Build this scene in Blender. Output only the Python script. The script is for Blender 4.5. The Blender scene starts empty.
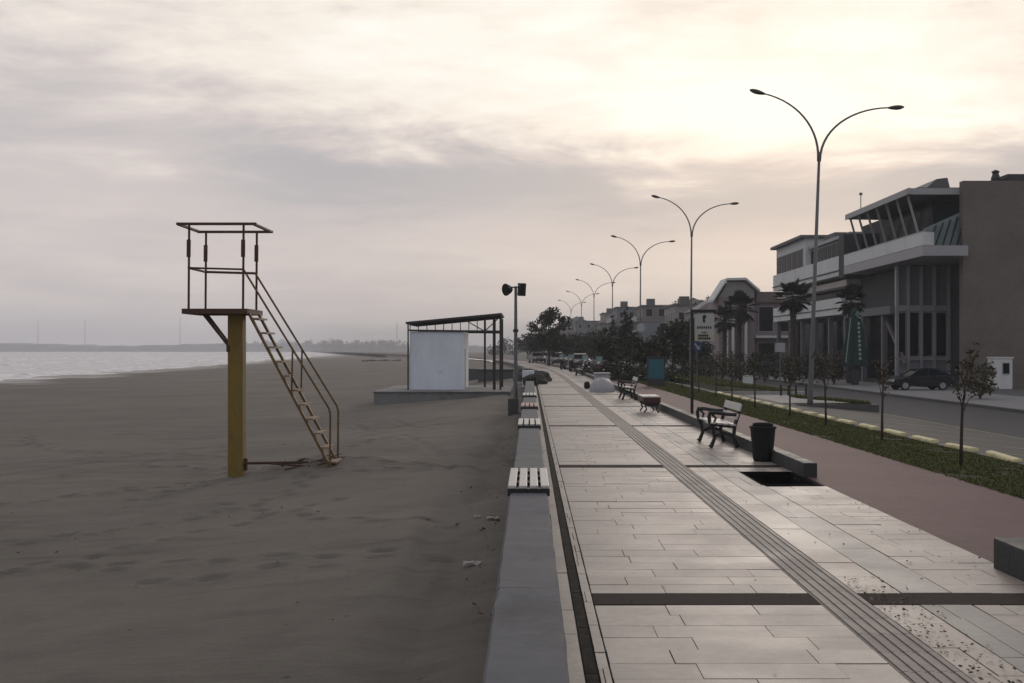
import bpy, math, random
import numpy as np
from mathutils import Vector, Matrix
random.seed(7)
RNG = np.random.default_rng(7)
R = math.radians
F = 1138.0          # focal length in pixels, used to turn a bearing into metres
scene = bpy.context.scene
col = scene.collection

# ------------------------------------------------------------------ scene basics
def bx(px, Y):                                   # metres to the side at distance Y
    return (px - 530.0) * Y / F
def hz(py, Y):                                   # height at distance Y
    return 1.7 + (350.0 - py) * Y / F
PROF = [(-50, 0), (3.8, 0), (6.0, -.10), (8.8, -.30), (13.3, -.70), (21.0, -1.0), (4000, -1.0)]
def gz(X):
    for (a, za), (b, zb) in zip(PROF, PROF[1:]):
        if X <= b:
            return za + (zb - za) * (X - a) / (b - a)
    return -1.0
def bend(Y):                                     # the promenade swings to the left far away
    return -0.00042 * max(0.0, Y - 66.0) ** 2 if Y < 320 else -27.1 - .21 * (Y - 320)
def bend_road(Y):
    return -0.00016 * max(0.0, Y - 70.0) ** 2

# ------------------------------------------------------------------ node helpers
class NT:
    def __init__(s, tree): s.t = tree; s.n = tree.nodes; s.l = tree.links
    def new(s, typ, **kw):
        n = s.n.new(typ)
        for k, v in kw.items(): setattr(n, k, v)
        return n
    def put(s, inp, v):
        if hasattr(v, 'is_output'): s.l.new(v, inp)
        elif v is not None: inp.default_value = v
    def m(s, op, a, b=None, c=None, clamp=False):
        n = s.new('ShaderNodeMath', operation=op, use_clamp=clamp)
        for i, v in enumerate((a, b, c)):
            if v is not None: s.put(n.inputs[i], v)
        return n.outputs[0]
    def smooth(s, x, a, b):
        n = s.new('ShaderNodeMapRange', interpolation_type='SMOOTHSTEP')
        s.put(n.inputs[0], x); n.inputs[1].default_value = a; n.inputs[2].default_value = b
        return n.outputs[0]
    def mapr(s, x, a, b, c, d):
        n = s.new('ShaderNodeMapRange'); s.put(n.inputs[0], x)
        for i, v in enumerate((a, b, c, d)): n.inputs[1 + i].default_value = v
        return n.outputs[0]
    def noise(s, vec, scale, detail=5, rough=.55, dist=0, out=0):
        n = s.new('ShaderNodeTexNoise')
        if vec is not None: s.l.new(vec, n.inputs['Vector'])
        n.inputs['Scale'].default_value = scale; n.inputs['Detail'].default_value = detail
        n.inputs['Roughness'].default_value = rough; n.inputs['Distortion'].default_value = dist
        return n.outputs[out]
    def mix(s, f, a, b, blend='MIX'):
        n = s.new('ShaderNodeMix', data_type='RGBA', blend_type=blend)
        s.put(n.inputs[0], f)
        for i, v in ((6, a), (7, b)):
            if isinstance(v, tuple): v = (v[0], v[1], v[2], 1)
            s.put(n.inputs[i], v)
        return n.outputs[2]
    def ramp(s, x, stops):
        n = s.new('ShaderNodeValToRGB'); s.put(n.inputs[0], x); e = n.color_ramp.elements
        while len(e) < len(stops): e.new(.5)
        for el, (p, c) in zip(e, stops): el.position = p; el.color = (c[0], c[1], c[2], 1)
        return n.outputs[0]
    def vec(s, v, loc=(0, 0, 0), scale=(1, 1, 1), rot=(0, 0, 0)):
        n = s.new('ShaderNodeMapping'); s.l.new(v, n.inputs[0])
        n.inputs[1].default_value = loc; n.inputs[2].default_value = rot; n.inputs[3].default_value = scale
        return n.outputs[0]
    def bump(s, h, strength, dist=.02, normal=None):
        n = s.new('ShaderNodeBump'); s.l.new(h, n.inputs['Height'])
        n.inputs['Strength'].default_value = strength; n.inputs['Distance'].default_value = dist
        if normal is not None: s.l.new(normal, n.inputs['Normal'])
        return n.outputs[0]

def base(name):
    m = bpy.data.materials.new(name); m.use_nodes = True
    t = NT(m.node_tree); b = m.node_tree.nodes['Principled BSDF']
    pos = t.new('ShaderNodeNewGeometry')
    return m, t, b, pos.outputs['Position'], pos

def pm(name, c, rough=.6, var=.25, scale=3.0, bump=.15, metal=0, dirt=None, dirt_amt=.4, spec=.5, dirt_scale=2.0, squash=(1, 1, 1)):
    """weathered procedural surface: two scales of tone, optional dirt/rust patches, fine bump"""
    m, t, b, P, _ = base(name)
    P = t.vec(P, scale=squash)
    n1 = t.noise(P, scale, 6, .6); n2 = t.noise(P, scale * 9, 4, .6)
    f = t.m('ADD', t.m('MULTIPLY', n1, .65), t.m('MULTIPLY', n2, .35))
    lo = tuple(x * (1 - var) for x in c); hi = tuple(min(1, x * (1 + var)) for x in c)
    cc = t.mix(t.mapr(f, .3, .7, 0, 1), lo, hi)
    if dirt:
        d = t.smooth(t.noise(P, dirt_scale, 8, .68, .4), .5 + .22 * (1 - dirt_amt) - .1, .72)
        cc = t.mix(t.m('MULTIPLY', d, .9), cc, dirt)
    t.l.new(cc, b.inputs['Base Color'])
    t.l.new(t.mapr(n1, .3, .7, max(.05, rough - .1), min(1, rough + .1)), b.inputs['Roughness'])
    b.inputs['Metallic'].default_value = metal
    b.inputs['Specular IOR Level'].default_value = spec
    if bump: t.l.new(t.bump(n2, bump, .02), b.inputs['Normal'])
    return m

M = {}
M['rust'] = pm('rusty_steel', (.07, .032, .018), .75, .35, 8, .3, dirt=(.16, .085, .02), dirt_amt=.3, dirt_scale=5)
M['rust_yellow'] = pm('flaking_yellow_steel', (.15, .085, .024), .7, .3, 8, .3, dirt=(.06, .026, .016), dirt_amt=.75, dirt_scale=4)
M['mustard'] = pm('mustard_paint', (.20, .138, .024), .75, .2, 3, .12, dirt=(.14, .085, .02), dirt_amt=.4, dirt_scale=1.6, squash=(3, 3, .7))
M['step'] = pm('worn_step_paint', (.30, .22, .15), .7, .3, 6, .3, dirt=(.1, .05, .03), dirt_amt=.4)
M['white_wall'] = pm('whitewashed_wall', (.68, .73, .80), .75, .1, 1.2, .1, dirt=(.58, .62, .67), dirt_amt=.2, squash=(1, 1, .5))
M['concrete'] = pm('grey_concrete', (.19, .19, .19), .8, .25, 1.5, .35, dirt=(.11, .11, .105), dirt_amt=.5, dirt_scale=.8)
M['wall_cap'] = pm('smooth_grey_concrete', (.105, .110, .120), .8, .22, 1.1, .18, spec=.25, dirt=(.072, .075, .081), dirt_amt=.5, dirt_scale=.9)
M['dark_concrete'] = pm('dark_concrete', (.085, .085, .085), .8, .3, 2, .35)
M['dark_metal'] = pm('dark_metal', (.02, .02, .021), .5, .2, 5, .1)
M['black_iron'] = pm('black_cast_iron', (.012, .012, .013), .5, .25, 9, .15)
M['galv'] = pm('galvanised_steel', (.13, .135, .14), .5, .15, 4, .05, metal=.3)
M['lamp_head'] = pm('lamp_head_grey', (.055, .055, .058), .5, .2, 4, .05)
M['slat_white'] = pm('pale_slat', (.52, .50, .47), .55, .2, 6, .15, squash=(1, .2, 1))
M['bin'] = pm('black_plastic', (.014, .016, .016), .7, .35, 5, .2, spec=.25)
M['kerb_stone'] = pm('dark_kerb_stone', (.030, .033, .033), .65, .35, 3, .3, dirt=(.06, .06, .055), dirt_amt=.3)
M['pale_kerb'] = pm('pale_kerb', (.33, .32, .30), .8, .2, 2, .2)
M['yellow_kerb'] = pm('yellow_kerb_paint', (.66, .60, .34), .75, .25, 4, .25, dirt=(.30, .28, .22), dirt_amt=.45, dirt_scale=3)
M['pit'] = pm('pit_earth', (.011, .010, .010), .95, .4, 8, .5, spec=.05)
M['asphalt'] = pm('asphalt', (.052, .053, .057), .88, .25, 1.3, .4, dirt=(.036, .037, .040), dirt_amt=.5, dirt_scale=.25, spec=.3)
M['parking'] = pm('parking_asphalt', (.062, .058, .050), .85, .3, 1.2, .4, dirt=(.09, .082, .066), dirt_amt=.4, dirt_scale=.4)
M['paint'] = pm('worn_road_paint', (.36, .33, .24), .75, .25, 3, .2, dirt=(.08, .078, .07), dirt_amt=.6, dirt_scale=3)
M['pavement'] = pm('far_pavement', (.20, .20, .20), .8, .2, 1, .3)
M['drain'] = pm('drain_grate', (.014, .012, .011), .85, .4, 12, .4, spec=.1)
M['turf'] = pm('mossy_earth', (.036, .038, .018), .95, .4, 5, .4, spec=.1)
M['grout'] = pm('grout', (.045, .042, .038), .9, .3, 8, .3, spec=.15)
M['plaster_pale'] = pm('pale_render', (.62, .64, .64), .8, .1, .6, .1, dirt=(.44, .45, .44), dirt_amt=.35, dirt_scale=.5, squash=(1, 1, .4))
M['plaster_grey'] = pm('grey_render', (.15, .155, .165), .8, .15, .5, .1)
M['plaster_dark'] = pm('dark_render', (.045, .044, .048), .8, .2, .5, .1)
M['mauve'] = pm('mauve_render', (.23, .19, .20), .8, .12, .5, .1)
M['cream'] = pm('cream_render', (.40, .38, .35), .8, .14, .5, .1)
M['bluegrey'] = pm('blue_grey_render', (.24, .26, .29), .8, .14, .5, .1)
M['house_pale'] = pm('weathered_pale_render', (.27, .265, .26), .85, .18, .35, .1, dirt=(.16, .16, .16), dirt_amt=.5, dirt_scale=.3)
M['house_grey'] = pm('weathered_grey_render', (.17, .18, .195), .85, .18, .35, .1, dirt=(.10, .10, .105), dirt_amt=.5, dirt_scale=.3)
M['house_tan'] = pm('weathered_tan_render', (.21, .19, .175), .85, .18, .35, .1, dirt=(.12, .11, .10), dirt_amt=.5, dirt_scale=.3)
M['tile_roof'] = pm('roof_tile', (.15, .115, .11), .8, .25, 2, .3)
M['grey_roof'] = pm('grey_roofing', (.10, .10, .105), .7, .2, 1, .1)
M['frame'] = pm('pale_frame', (.34, .34, .35), .6, .12, 2, .05)
M['strut'] = pm('white_strut', (.27, .27, .28), .55, .12, 2, .05)
M['bark'] = pm('bark', (.055, .042, .032), .9, .3, 10, .5)
M['palm_bark'] = pm('palm_bark', (.06, .05, .042), .95, .35, 6, .6)
M['green_cloth'] = pm('green_canvas', (.004, .030, .024), .8, .25, 2, .1)
M['white_mark'] = pm('white_print', (.28, .33, .31), .7, .1, 3, 0)
M['sign_face'] = pm('sign_face', (.40, .42, .41), .5, .12, 4, 0, dirt=(.28, .28, .25), dirt_amt=.3)
M['sign_low'] = pm('sign_face_greenish', (.40, .41, .33), .5, .12, 4, 0)
M['blue'] = pm('sign_blue', (.014, .03, .10), .45, .1, 4, 0)
M['teal'] = pm('teal_panel', (.02, .115, .145), .45, .15, 3, 0)
M['tarp'] = pm('grey_tarp', (.34, .34, .36), .65, .15, 3, .25, dirt=(.22, .22, .235), dirt_amt=.4)
M['car_dark'] = pm('dark_car_paint', (.008, .009, .012), .3, .1, 2, 0, spec=.25)
M['car_white'] = pm('white_car_paint', (.50, .50, .50), .3, .08, 2, 0)
M['car_red'] = pm('dark_red_paint', (.10, .025, .03), .3, .1, 2, 0)
M['car_grey'] = pm('grey_car_paint', (.05, .053, .06), .3, .1, 2, 0)
M['tyre'] = pm('tyre_rubber', (.010, .010, .010), .85, .2, 8, .2)
M['rim'] = pm('alloy_rim', (.30, .30, .31), .35, .1, 5, 0, metal=.6)
M['headlamp'] = pm('clear_lens', (.55, .55, .55), .15, .05, 5, 0)
M['driftwood'] = pm('driftwood', (.075, .048, .036), .9, .35, 9, .5)
M['scrap'] = pm('paper_scrap', (.45, .43, .40), .8, .2, 9, .1)
M['rock'] = pm('dark_rock', (.055, .055, .05), .9, .4, 3, .6)
M['hill'] = pm('far_shore', (.045, .055, .05), .95, .3, .02, 0)

def glass(name, c, rough=.10, ior=1.065):
    """dark window glass: what lies behind reads as dark, with a weak uneven reflection on top"""
    m, t, b, P, _ = base(name)
    t.n.remove(b)
    n = t.noise(P, .7, 3); nrm = t.bump(t.noise(P, .8, 2), .04, .05)
    d = t.new('ShaderNodeBsdfDiffuse'); t.l.new(t.mix(n, tuple(x * .6 for x in c), tuple(x * 1.4 for x in c)), d.inputs[0])
    g = t.new('ShaderNodeBsdfGlossy'); g.inputs['Roughness'].default_value = rough; t.l.new(nrm, g.inputs['Normal'])
    f = t.new('ShaderNodeFresnel'); f.inputs[0].default_value = ior
    x = t.new('ShaderNodeMixShader'); t.l.new(f.outputs[0], x.inputs[0]); t.l.new(d.outputs[0], x.inputs[1]); t.l.new(g.outputs[0], x.inputs[2])
    t.l.new(x.outputs[0], m.node_tree.nodes['Material Output'].inputs[0])
    return m
M['glass'] = glass('dark_glass', (.010, .014, .018))
M['glass_green'] = glass('greenish_glass', (.20, .26, .26), .15)
M['lens'] = glass('floodlight_lens', (.03, .03, .033), .2)

def leafmat(name, c, var=.5):
    m, t, b, P, g = base(name)
    rnd = g.outputs['Random Per Island']
    cl = t.noise(P, 1.1, 2)
    lo = tuple(x * (1 - var) for x in c); hi = (c[0] * (1 + var) * 1.15, c[1] * (1 + var), c[2] * (1 + var) * .9)
    t.l.new(t.mix(t.m('ADD', t.m('MULTIPLY', rnd, .6), t.m('MULTIPLY', cl, .4)), lo, hi), b.inputs['Base Color'])
    b.inputs['Roughness'].default_value = .6; b.inputs['Specular IOR Level'].default_value = .3
    return m
M['leaf_dark'] = leafmat('dark_leaves', (.021, .032, .022))
M['leaf_mid'] = leafmat('green_leaves', (.030, .043, .021))
M['leaf_olive'] = leafmat('olive_leaves', (.060, .057, .033))
M['leaf_dry'] = leafmat('dry_leaves', (.070, .056, .036))
M['leaf_palm'] = leafmat('palm_leaves', (.015, .023, .015))
M['grass'] = leafmat('grass_blades', (.085, .105, .032), .4)

def brick_material(name, c1, c2, mortar, bw, bh, axis, ms=.012, rough=.85, bumpk=.3):
    m, t, b, P, _ = base(name)
    sep = t.new('ShaderNodeSeparateXYZ'); t.l.new(P, sep.inputs[0])
    comb = t.new('ShaderNodeCombineXYZ')
    for i, a in enumerate(axis): t.l.new(sep.outputs[a], comb.inputs[i])
    br = t.new('ShaderNodeTexBrick'); t.l.new(comb.outputs[0], br.inputs['Vector'])
    br.inputs['Color1'].default_value = (*c1, 1); br.inputs['Color2'].default_value = (*c2, 1)
    br.inputs['Mortar'].default_value = (*mortar, 1); br.inputs['Scale'].default_value = 1
    br.inputs['Mortar Size'].default_value = ms; br.inputs['Brick Width'].default_value = bw
    br.inputs['Row Height'].default_value = bh; br.inputs['Bias'].default_value = 0
    n = t.noise(P, .35, 7, .65); n2 = t.noise(P, 6, 4)
    cc = t.mix(t.smooth(n, .3, .75), br.outputs['Color'], tuple(x * .62 for x in c1))
    cc = t.mix(t.m('MULTIPLY', n2, .35), cc, tuple(x * 1.35 for x in c2))
    t.l.new(cc, b.inputs['Base Color']); b.inputs['Roughness'].default_value = rough
    t.l.new(t.bump(t.m('SUBTRACT', n2, t.m('MULTIPLY', br.outputs['Fac'], 1.5)), bumpk, .01), b.inputs['Normal'])
    return m
M['brick'] = brick_material('brown_brick', (.155, .136, .118), (.185, .162, .142), (.135, .118, .103), .42, .17, (0, 2, 1), .02)
M['red_path'] = brick_material('red_block_paving', (.098, .046, .046), (.130, .060, .059), (.048, .030, .030), .21, .11, (0, 1, 2), .006, .8, .35)

def tile_material(name, c, spread=.05, rough=.58):
    m, t, b, P, g = base(name)
    rnd = g.outputs['Random Per Island']
    n = t.noise(P, .45, 6, .6); n2 = t.noise(P, 14, 4, .6); st = t.noise(P, 2.2, 8, .7, .5)
    tone = t.m('ADD', t.mapr(rnd, 0, 1, -spread, spread), t.mapr(n, .3, .7, -.12, .12))
    tone = t.m('ADD', tone, t.mapr(n2, .3, .7, -.10, .10))
    cc = t.mix(t.mapr(tone, -.35, .35, 0, 1), tuple(x * .62 for x in c), tuple(x * 1.38 for x in c))
    cc = t.mix(t.m('MULTIPLY', t.smooth(st, .58, .78), .38), cc, tuple(x * .42 for x in c))
    t.l.new(cc, b.inputs['Base Color'])
    t.l.new(t.mapr(t.m('ADD', t.m('MULTIPLY', rnd, .15), t.noise(P, 1.4, 5)), .3, .85, rough - .06, rough + .08), b.inputs['Roughness'])
    t.l.new(t.bump(n2, .10, .006), b.inputs['Normal'])
    return m
M['tile'] = tile_material('warm_grey_paving', (.315, .275, .247))
M['tile_light'] = tile_material('light_beige_paving', (.36, .312, .272))
M['tile_grey'] = tile_material('grey_paving', (.235, .222, .208), .02)
M['tactile'] = tile_material('tactile_ribs', (.215, .19, .172), .03, .68)
M['band'] = pm('dark_pebble_band', (.048, .038, .033), .9, .55, 28, .5, spec=.12)

def sand_material():
    m, t, b, P, _ = base('wet_grey_sand')
    n1 = t.noise(P, .11, 6, .6); n2 = t.noise(P, 1.3, 7, .65); n3 = t.noise(P, 30, 5, .7)
    tr = t.noise(t.vec(P, scale=(.35, 1.5, 1), rot=(0, 0, .35)), .8, 7, .62, .6)
    v = t.m('ADD', t.m('MULTIPLY', n1, .5), t.m('ADD', t.m('MULTIPLY', n2, .3), t.m('MULTIPLY', n3, .2)))
    cc = t.mix(t.mapr(v, .35, .65, 0, 1), (.112, .102, .087), (.188, .171, .146))
    cc = t.mix(t.m('MULTIPLY', t.smooth(tr, .50, .72), .5), cc, (.075, .064, .054))
    deb = t.smooth(t.noise(P, 5.5, 3, .5), .70, .76)
    cc = t.mix(t.m('MULTIPLY', deb, .7), cc, (.04, .034, .028))
    sep = t.new('ShaderNodeSeparateXYZ'); t.l.new(P, sep.inputs[0])
    wet = t.smooth(t.m('ADD', sep.outputs[2], t.m('MULTIPLY', n1, .12)), -1.60, -1.80)
    cc = t.mix(wet, cc, (.065, .058, .053))
    t.l.new(cc, b.inputs['Base Color'])
    t.l.new(t.mapr(wet, 0, 1, .92, .3), b.inputs['Roughness'])
    b.inputs['Specular IOR Level'].default_value = .25
    wv = t.new('ShaderNodeTexWave'); wv.bands_direction = 'Y'
    t.l.new(t.vec(P, scale=(.6, 1, 1), rot=(0, 0, .2)), wv.inputs[0])
    wv.inputs['Scale'].default_value = 2.6; wv.inputs['Distortion'].default_value = 7; wv.inputs['Detail'].default_value = 3
    h = t.m('ADD', t.m('MULTIPLY', n2, 1.0), t.m('ADD', t.m('MULTIPLY', n3, .25), t.m('MULTIPLY', wv.outputs[1], .05)))
    t.l.new(t.bump(h, .7, .07), b.inputs['Normal'])
    return m
M['sand'] = sand_material()

def sea_material():
    m, t, b, P, _ = base('sea_water')
    a = t.noise(t.vec(P, scale=(.035, .12, 1), rot=(0, 0, -.45)), 1.0, 6, .6, .8)
    foam = t.smooth(a, .43, .60)
    fine = t.smooth(t.noise(t.vec(P, scale=(.12, .5, 1), rot=(0, 0, -.45)), 1.0, 8, .7, .5), .38, .62)
    f = t.m('MULTIPLY', foam, fine)
    t.l.new(t.mix(f, (.42, .42, .43), (.88, .87, .87)), b.inputs['Base Color'])
    t.l.new(t.mapr(f, 0, 1, .22, .7), b.inputs['Roughness'])
    b.inputs['IOR'].default_value = 1.33
    w = t.noise(t.vec(P, scale=(.25, .9, 1), rot=(0, 0, -.45)), 1.0, 7, .6)
    t.l.new(t.bump(w, .25, .4), b.inputs['Normal'])
    return m
M['sea'] = sea_material()

# ------------------------------------------------------------------ mesh helpers
class MB:
    def __init__(s): s.v = []; s.f = []
    def poly(s, pts):
        k = len(s.v); s.v += [tuple(p) for p in pts]; s.f.append(tuple(range(k, k + len(pts)))); return s
    def box(s, x0, x1, y0, y1, z0, z1):
        k = len(s.v)
        s.v += [(x, y, z) for z in (z0, z1) for y in (y0, y1) for x in (x0, x1)]
        s.f += [tuple(k + i for i in q) for q in ((0, 2, 3, 1), (4, 5, 7, 6), (0, 1, 5, 4), (2, 6, 7, 3), (0, 4, 6, 2), (1, 3, 7, 5))]
        return s
    def bar(s, a, b, w, h=None, up=(0, 0, 1)):
        """rectangular bar from a to b, width w, height h"""
        h = h or w; a = Vector(a); b = Vector(b); d = (b - a).normalized(); u = Vector(up)
        if abs(d.dot(u)) > .98: u = Vector((1, 0, 0))
        sd = d.cross(u).normalized(); u = sd.cross(d).normalized(); k = len(s.v)
        for p in (a, b):
            for i, j in ((-1, -1), (1, -1), (1, 1), (-1, 1)):
                s.v.append(tuple(p + sd * (i * w / 2) + u * (j * h / 2)))
        s.f += [tuple(k + i for i in q) for q in ((0, 3, 2, 1), (4, 5, 6, 7), (0, 1, 5, 4), (1, 2, 6, 5), (2, 3, 7, 6), (3, 0, 4, 7))]
        return s
    def tube(s, pts, rad, n=8):
        pts = [Vector(p) for p in pts]
        if not hasattr(rad, '__len__'): rad = [rad] * len(pts)
        k = len(s.v); ref = None
        for i, p in enumerate(pts):
            d = (pts[min(i + 1, len(pts) - 1)] - pts[max(i - 1, 0)]).normalized()
            if ref is None: ref = Vector((1, 0, 0)) if abs(d.x) < .9 else Vector((0, 1, 0))
            a = (ref - d * ref.dot(d)).normalized(); ref = a; c = d.cross(a)
            for j in range(n):
                th = 2 * math.pi * j / n
                s.v.append(tuple(p + (a * math.cos(th) + c * math.sin(th)) * rad[i]))
        for i in range(len(pts) - 1):
            for j in range(n):
                a0 = k + i * n + j; a1 = k + i * n + (j + 1) % n
                s.f.append((a0, a1, a1 + n, a0 + n))
        s.f.append(tuple(k + j for j in reversed(range(n)))); s.f.append(tuple(k + (len(pts) - 1) * n + j for j in range(n)))
        return s
    def lathe(s, prof, c=(0, 0, 0), n=20, star=0, ns=8):
        k = len(s.v)
        for r, z in prof:
            for j in range(n):
                th = 2 * math.pi * j / n; rr = r * (1 + star * math.cos(ns * th))
                s.v.append((c[0] + rr * math.cos(th), c[1] + rr * math.sin(th), c[2] + z))
        for i in range(len(prof) - 1):
            for j in range(n):
                a0 = k + i * n + j; a1 = k + i * n + (j + 1) % n
                s.f.append((a0, a1, a1 + n, a0 + n))
        s.f.append(tuple(k + j for j in reversed(range(n)))); s.f.append(tuple(k + (len(prof) - 1) * n + j for j in range(n)))
        return s
    def prism(s, poly, axis, a, b):
        """closed outline pushed from a to b along an axis ('x': outline is (y,z), 'y': (x,z), 'z': (x,y))"""
        def P(u, v, w): return {'x': (w, u, v), 'y': (u, w, v), 'z': (u, v, w)}[axis]
        k = len(s.v); n = len(poly)
        s.v += [P(u, v, a) for u, v in poly] + [P(u, v, b) for u, v in poly]
        s.f.append(tuple(k + i for i in reversed(range(n)))); s.f.append(tuple(k + n + i for i in range(n)))
        for i in range(n):
            j = (i + 1) % n; s.f.append((k + i, k + j, k + n + j, k + n + i))
        return s
    def build(s, name, mat, parent=None, origin=None, smooth=False, bevel=0, fix=True):
        o0 = Vector(origin) if origin is not None else Vector((0, 0, 0))
        w = o0
        if parent is not None and origin is None: w = world_loc(parent)
        me = bpy.data.meshes.new(name)
        me.from_pydata([(x - w.x, y - w.y, z - w.z) for x, y, z in s.v], [], s.f)
        me.materials.append(M[mat] if isinstance(mat, str) else mat)
        if fix:
            import bmesh
            b = bmesh.new(); b.from_mesh(me); bmesh.ops.recalc_face_normals(b, faces=b.faces); b.to_mesh(me); b.free()
        if smooth: me.polygons.foreach_set('use_smooth', [True] * len(me.polygons))
        o = bpy.data.objects.new(name, me); col.objects.link(o)
        if parent is not None: o.parent = parent
        elif origin is not None: o.location = o0
        if bevel:
            md = o.modifiers.new('bevel', 'BEVEL'); md.width = bevel; md.segments = 2; md.limit_method = 'ANGLE'
        return o
def world_loc(o):
    v = Vector(o.location)
    while o.parent is not None: o = o.parent; v = v + Vector(o.location)
    return v
def tag(o, label, cat, group=None, kind=None):
    o['label'] = label; o['category'] = cat
    if group: o['group'] = group
    if kind: o['kind'] = kind
    return o
def struct(o): o['kind'] = 'structure'; return o
def empty(name, loc, label, cat, group=None, rz=0):
    o = bpy.data.objects.new(name, None); o.empty_display_size = .3; col.objects.link(o)
    o.location = loc; o.rotation_euler = (0, 0, rz)
    return tag(o, label, cat, group)
def copy_tree(o, parent=None):
    c = o.copy(); col.objects.link(c)
    if parent is not None: c.parent = parent
    for ch in list(o.children): copy_tree(ch, c)
    return c
def arr_mesh(name, verts, faces, mat, parent=None, loc=None, smooth=False):
    """quads or tris given as arrays"""
    me = bpy.data.meshes.new(name); nv = len(verts); nf, k = faces.shape
    me.vertices.add(nv); me.vertices.foreach_set('co', np.asarray(verts, dtype=np.float32).ravel())
    me.loops.add(nf * k); me.loops.foreach_set('vertex_index', faces.astype(np.int32).ravel())
    me.polygons.add(nf); me.polygons.foreach_set('loop_start', np.arange(0, nf * k, k, dtype=np.int32))
    me.polygons.foreach_set('use_smooth', np.full(nf, smooth)); me.update(calc_edges=True); me.validate()
    me.materials.append(M[mat])
    o = bpy.data.objects.new(name, me); col.objects.link(o)
    if parent is not None: o.parent = parent
    if loc is not None: o.location = loc
    return o

def vnoise(x, y, seed=0):
    xi = np.floor(x).astype(np.int64); yi = np.floor(y).astype(np.int64); fx = x - xi; fy = y - yi
    fx = fx * fx * (3 - 2 * fx); fy = fy * fy * (3 - 2 * fy)
    def h(a, b):
        v = np.sin(a * 127.1 + b * 311.7 + seed * 74.7) * 43758.5453
        return v - np.floor(v)
    return (h(xi, yi) * (1 - fx) + h(xi + 1, yi) * fx) * (1 - fy) + (h(xi, yi + 1) * (1 - fx) + h(xi + 1, yi + 1) * fx) * fy - .5

# ------------------------------------------------------------------ camera
cam = bpy.data.cameras.new('camera'); camo = bpy.data.objects.new('camera', cam); col.objects.link(camo)
cam.sensor_width = 36; cam.sensor_fit = 'HORIZONTAL'; cam.lens = 36 * F / 1024
cam.shift_x = (512 - 530) / 1024; cam.shift_y = 8.5 / 1024
cam.clip_start = .05; cam.clip_end = 30000
camo.location = (0, 0, 1.7); camo.rotation_euler = (R(90), 0, 0)
scene.camera = camo
scene.render.resolution_x = 1024; scene.render.resolution_y = 683

# ------------------------------------------------------------------ sky, sun
AZ, EL = 13.0, 11.0
w = bpy.data.worlds.new('World'); scene.world = w; w.use_nodes = True
t = NT(w.node_tree); t.n.clear()
out = t.new('ShaderNodeOutputWorld')
sky = t.new('ShaderNodeTexSky', sky_type='NISHITA'); sky.sun_disc = False
sky.sun_elevation = R(EL); sky.sun_rotation = R(AZ); sky.air_density = 1.2; sky.dust_density = 3
bg1 = t.new('ShaderNodeBackground'); t.l.new(sky.outputs[0], bg1.inputs[0]); bg1.inputs[1].default_value = .09
tc = t.new('ShaderNodeTexCoord'); D = tc.outputs['Generated']
sep = t.new('ShaderNodeSeparateXYZ'); t.l.new(D, sep.inputs[0]); dx, dy, dz = sep.outputs
den = t.m('ADD', t.m('MAXIMUM', dz, 0.0), .09)
cmb = t.new('ShaderNodeCombineXYZ')
t.l.new(t.m('DIVIDE', dx, den), cmb.inputs[0]); t.l.new(t.m('DIVIDE', dy, den), cmb.inputs[1])
UV = cmb.outputs[0]
nA = t.noise(t.vec(UV, loc=(3.1, 1.7, 0), scale=(.8, 1, 1)), .55, 9, .58, .6)
nB = t.noise(t.vec(UV, loc=(9.3, 4.2, 0), scale=(.7, 1, 1)), 1.5, 10, .62, .5)
nC = t.noise(t.vec(D, scale=(2.0, 2.0, 8), loc=(1.3, .2, .4)), 2.2, 8, .58, .5)
nD = t.noise(t.vec(D, scale=(1.2, 1.2, 4.5), loc=(.3, 5.2, 2.4)), 6.0, 8, .62, .8)
c0 = t.m('SUBTRACT', nA, .5); c1 = t.m('SUBTRACT', nB, .5); c2 = t.m('SUBTRACT', nC, .5); c3 = t.m('SUBTRACT', nD, .5)
side = t.smooth(dx, -.50, .12)
zz = t.m('ADD', dz, t.m('ADD', t.m('MULTIPLY', c2, .13), t.m('ADD', t.m('MULTIPLY', c1, .05), t.m('MULTIPLY', c3, .03))))
high = t.smooth(zz, .135, .215)
# base brightness, the bright upper right, the dark cloud bank, and cloud texture
B = t.m('ADD', .515, t.m('MULTIPLY', side, .075))
B = t.m('ADD', B, t.m('MULTIPLY', high, t.m('ADD', .05, t.m('MULTIPLY', side, .25))))
bank_x = t.smooth(t.m('ADD', dx, t.m('MULTIPLY', c0, .3)), -.34, -.10)
q = t.m('DIVIDE', t.m('SUBTRACT', zz, .142), .036)
bank = t.m('MULTIPLY', t.m('POWER', 2.718, t.m('MULTIPLY', t.m('MULTIPLY', q, q), -1)), bank_x)
B = t.m('ADD', B, t.m('MULTIPLY', t.m('SUBTRACT', 1, high), .045))
B = t.m('SUBTRACT', B, t.m('MULTIPLY', bank, .22))
tex = t.m('ADD', t.m('MULTIPLY', c0, .75), t.m('ADD', t.m('MULTIPLY', c1, .48), t.m('ADD', t.m('MULTIPLY', c2, .55), t.m('MULTIPLY', c3, .38))))
B = t.m('ADD', B, t.m('MULTIPLY', tex, t.m('ADD', .30, t.m('MULTIPLY', high, .75))))
gl = t.new('ShaderNodeVectorMath', operation='DOT_PRODUCT'); t.l.new(D, gl.inputs[0])
ga, ge = R(12.5), R(11.0)
gl.inputs[1].default_value = (math.sin(ga) * math.cos(ge), math.cos(ga) * math.cos(ge), math.sin(ge))
g1 = t.smooth(t.m('ADD', gl.outputs['Value'], t.m('MULTIPLY', t.m('ADD', c1, c3), .010)), .984, 1.0)
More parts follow.
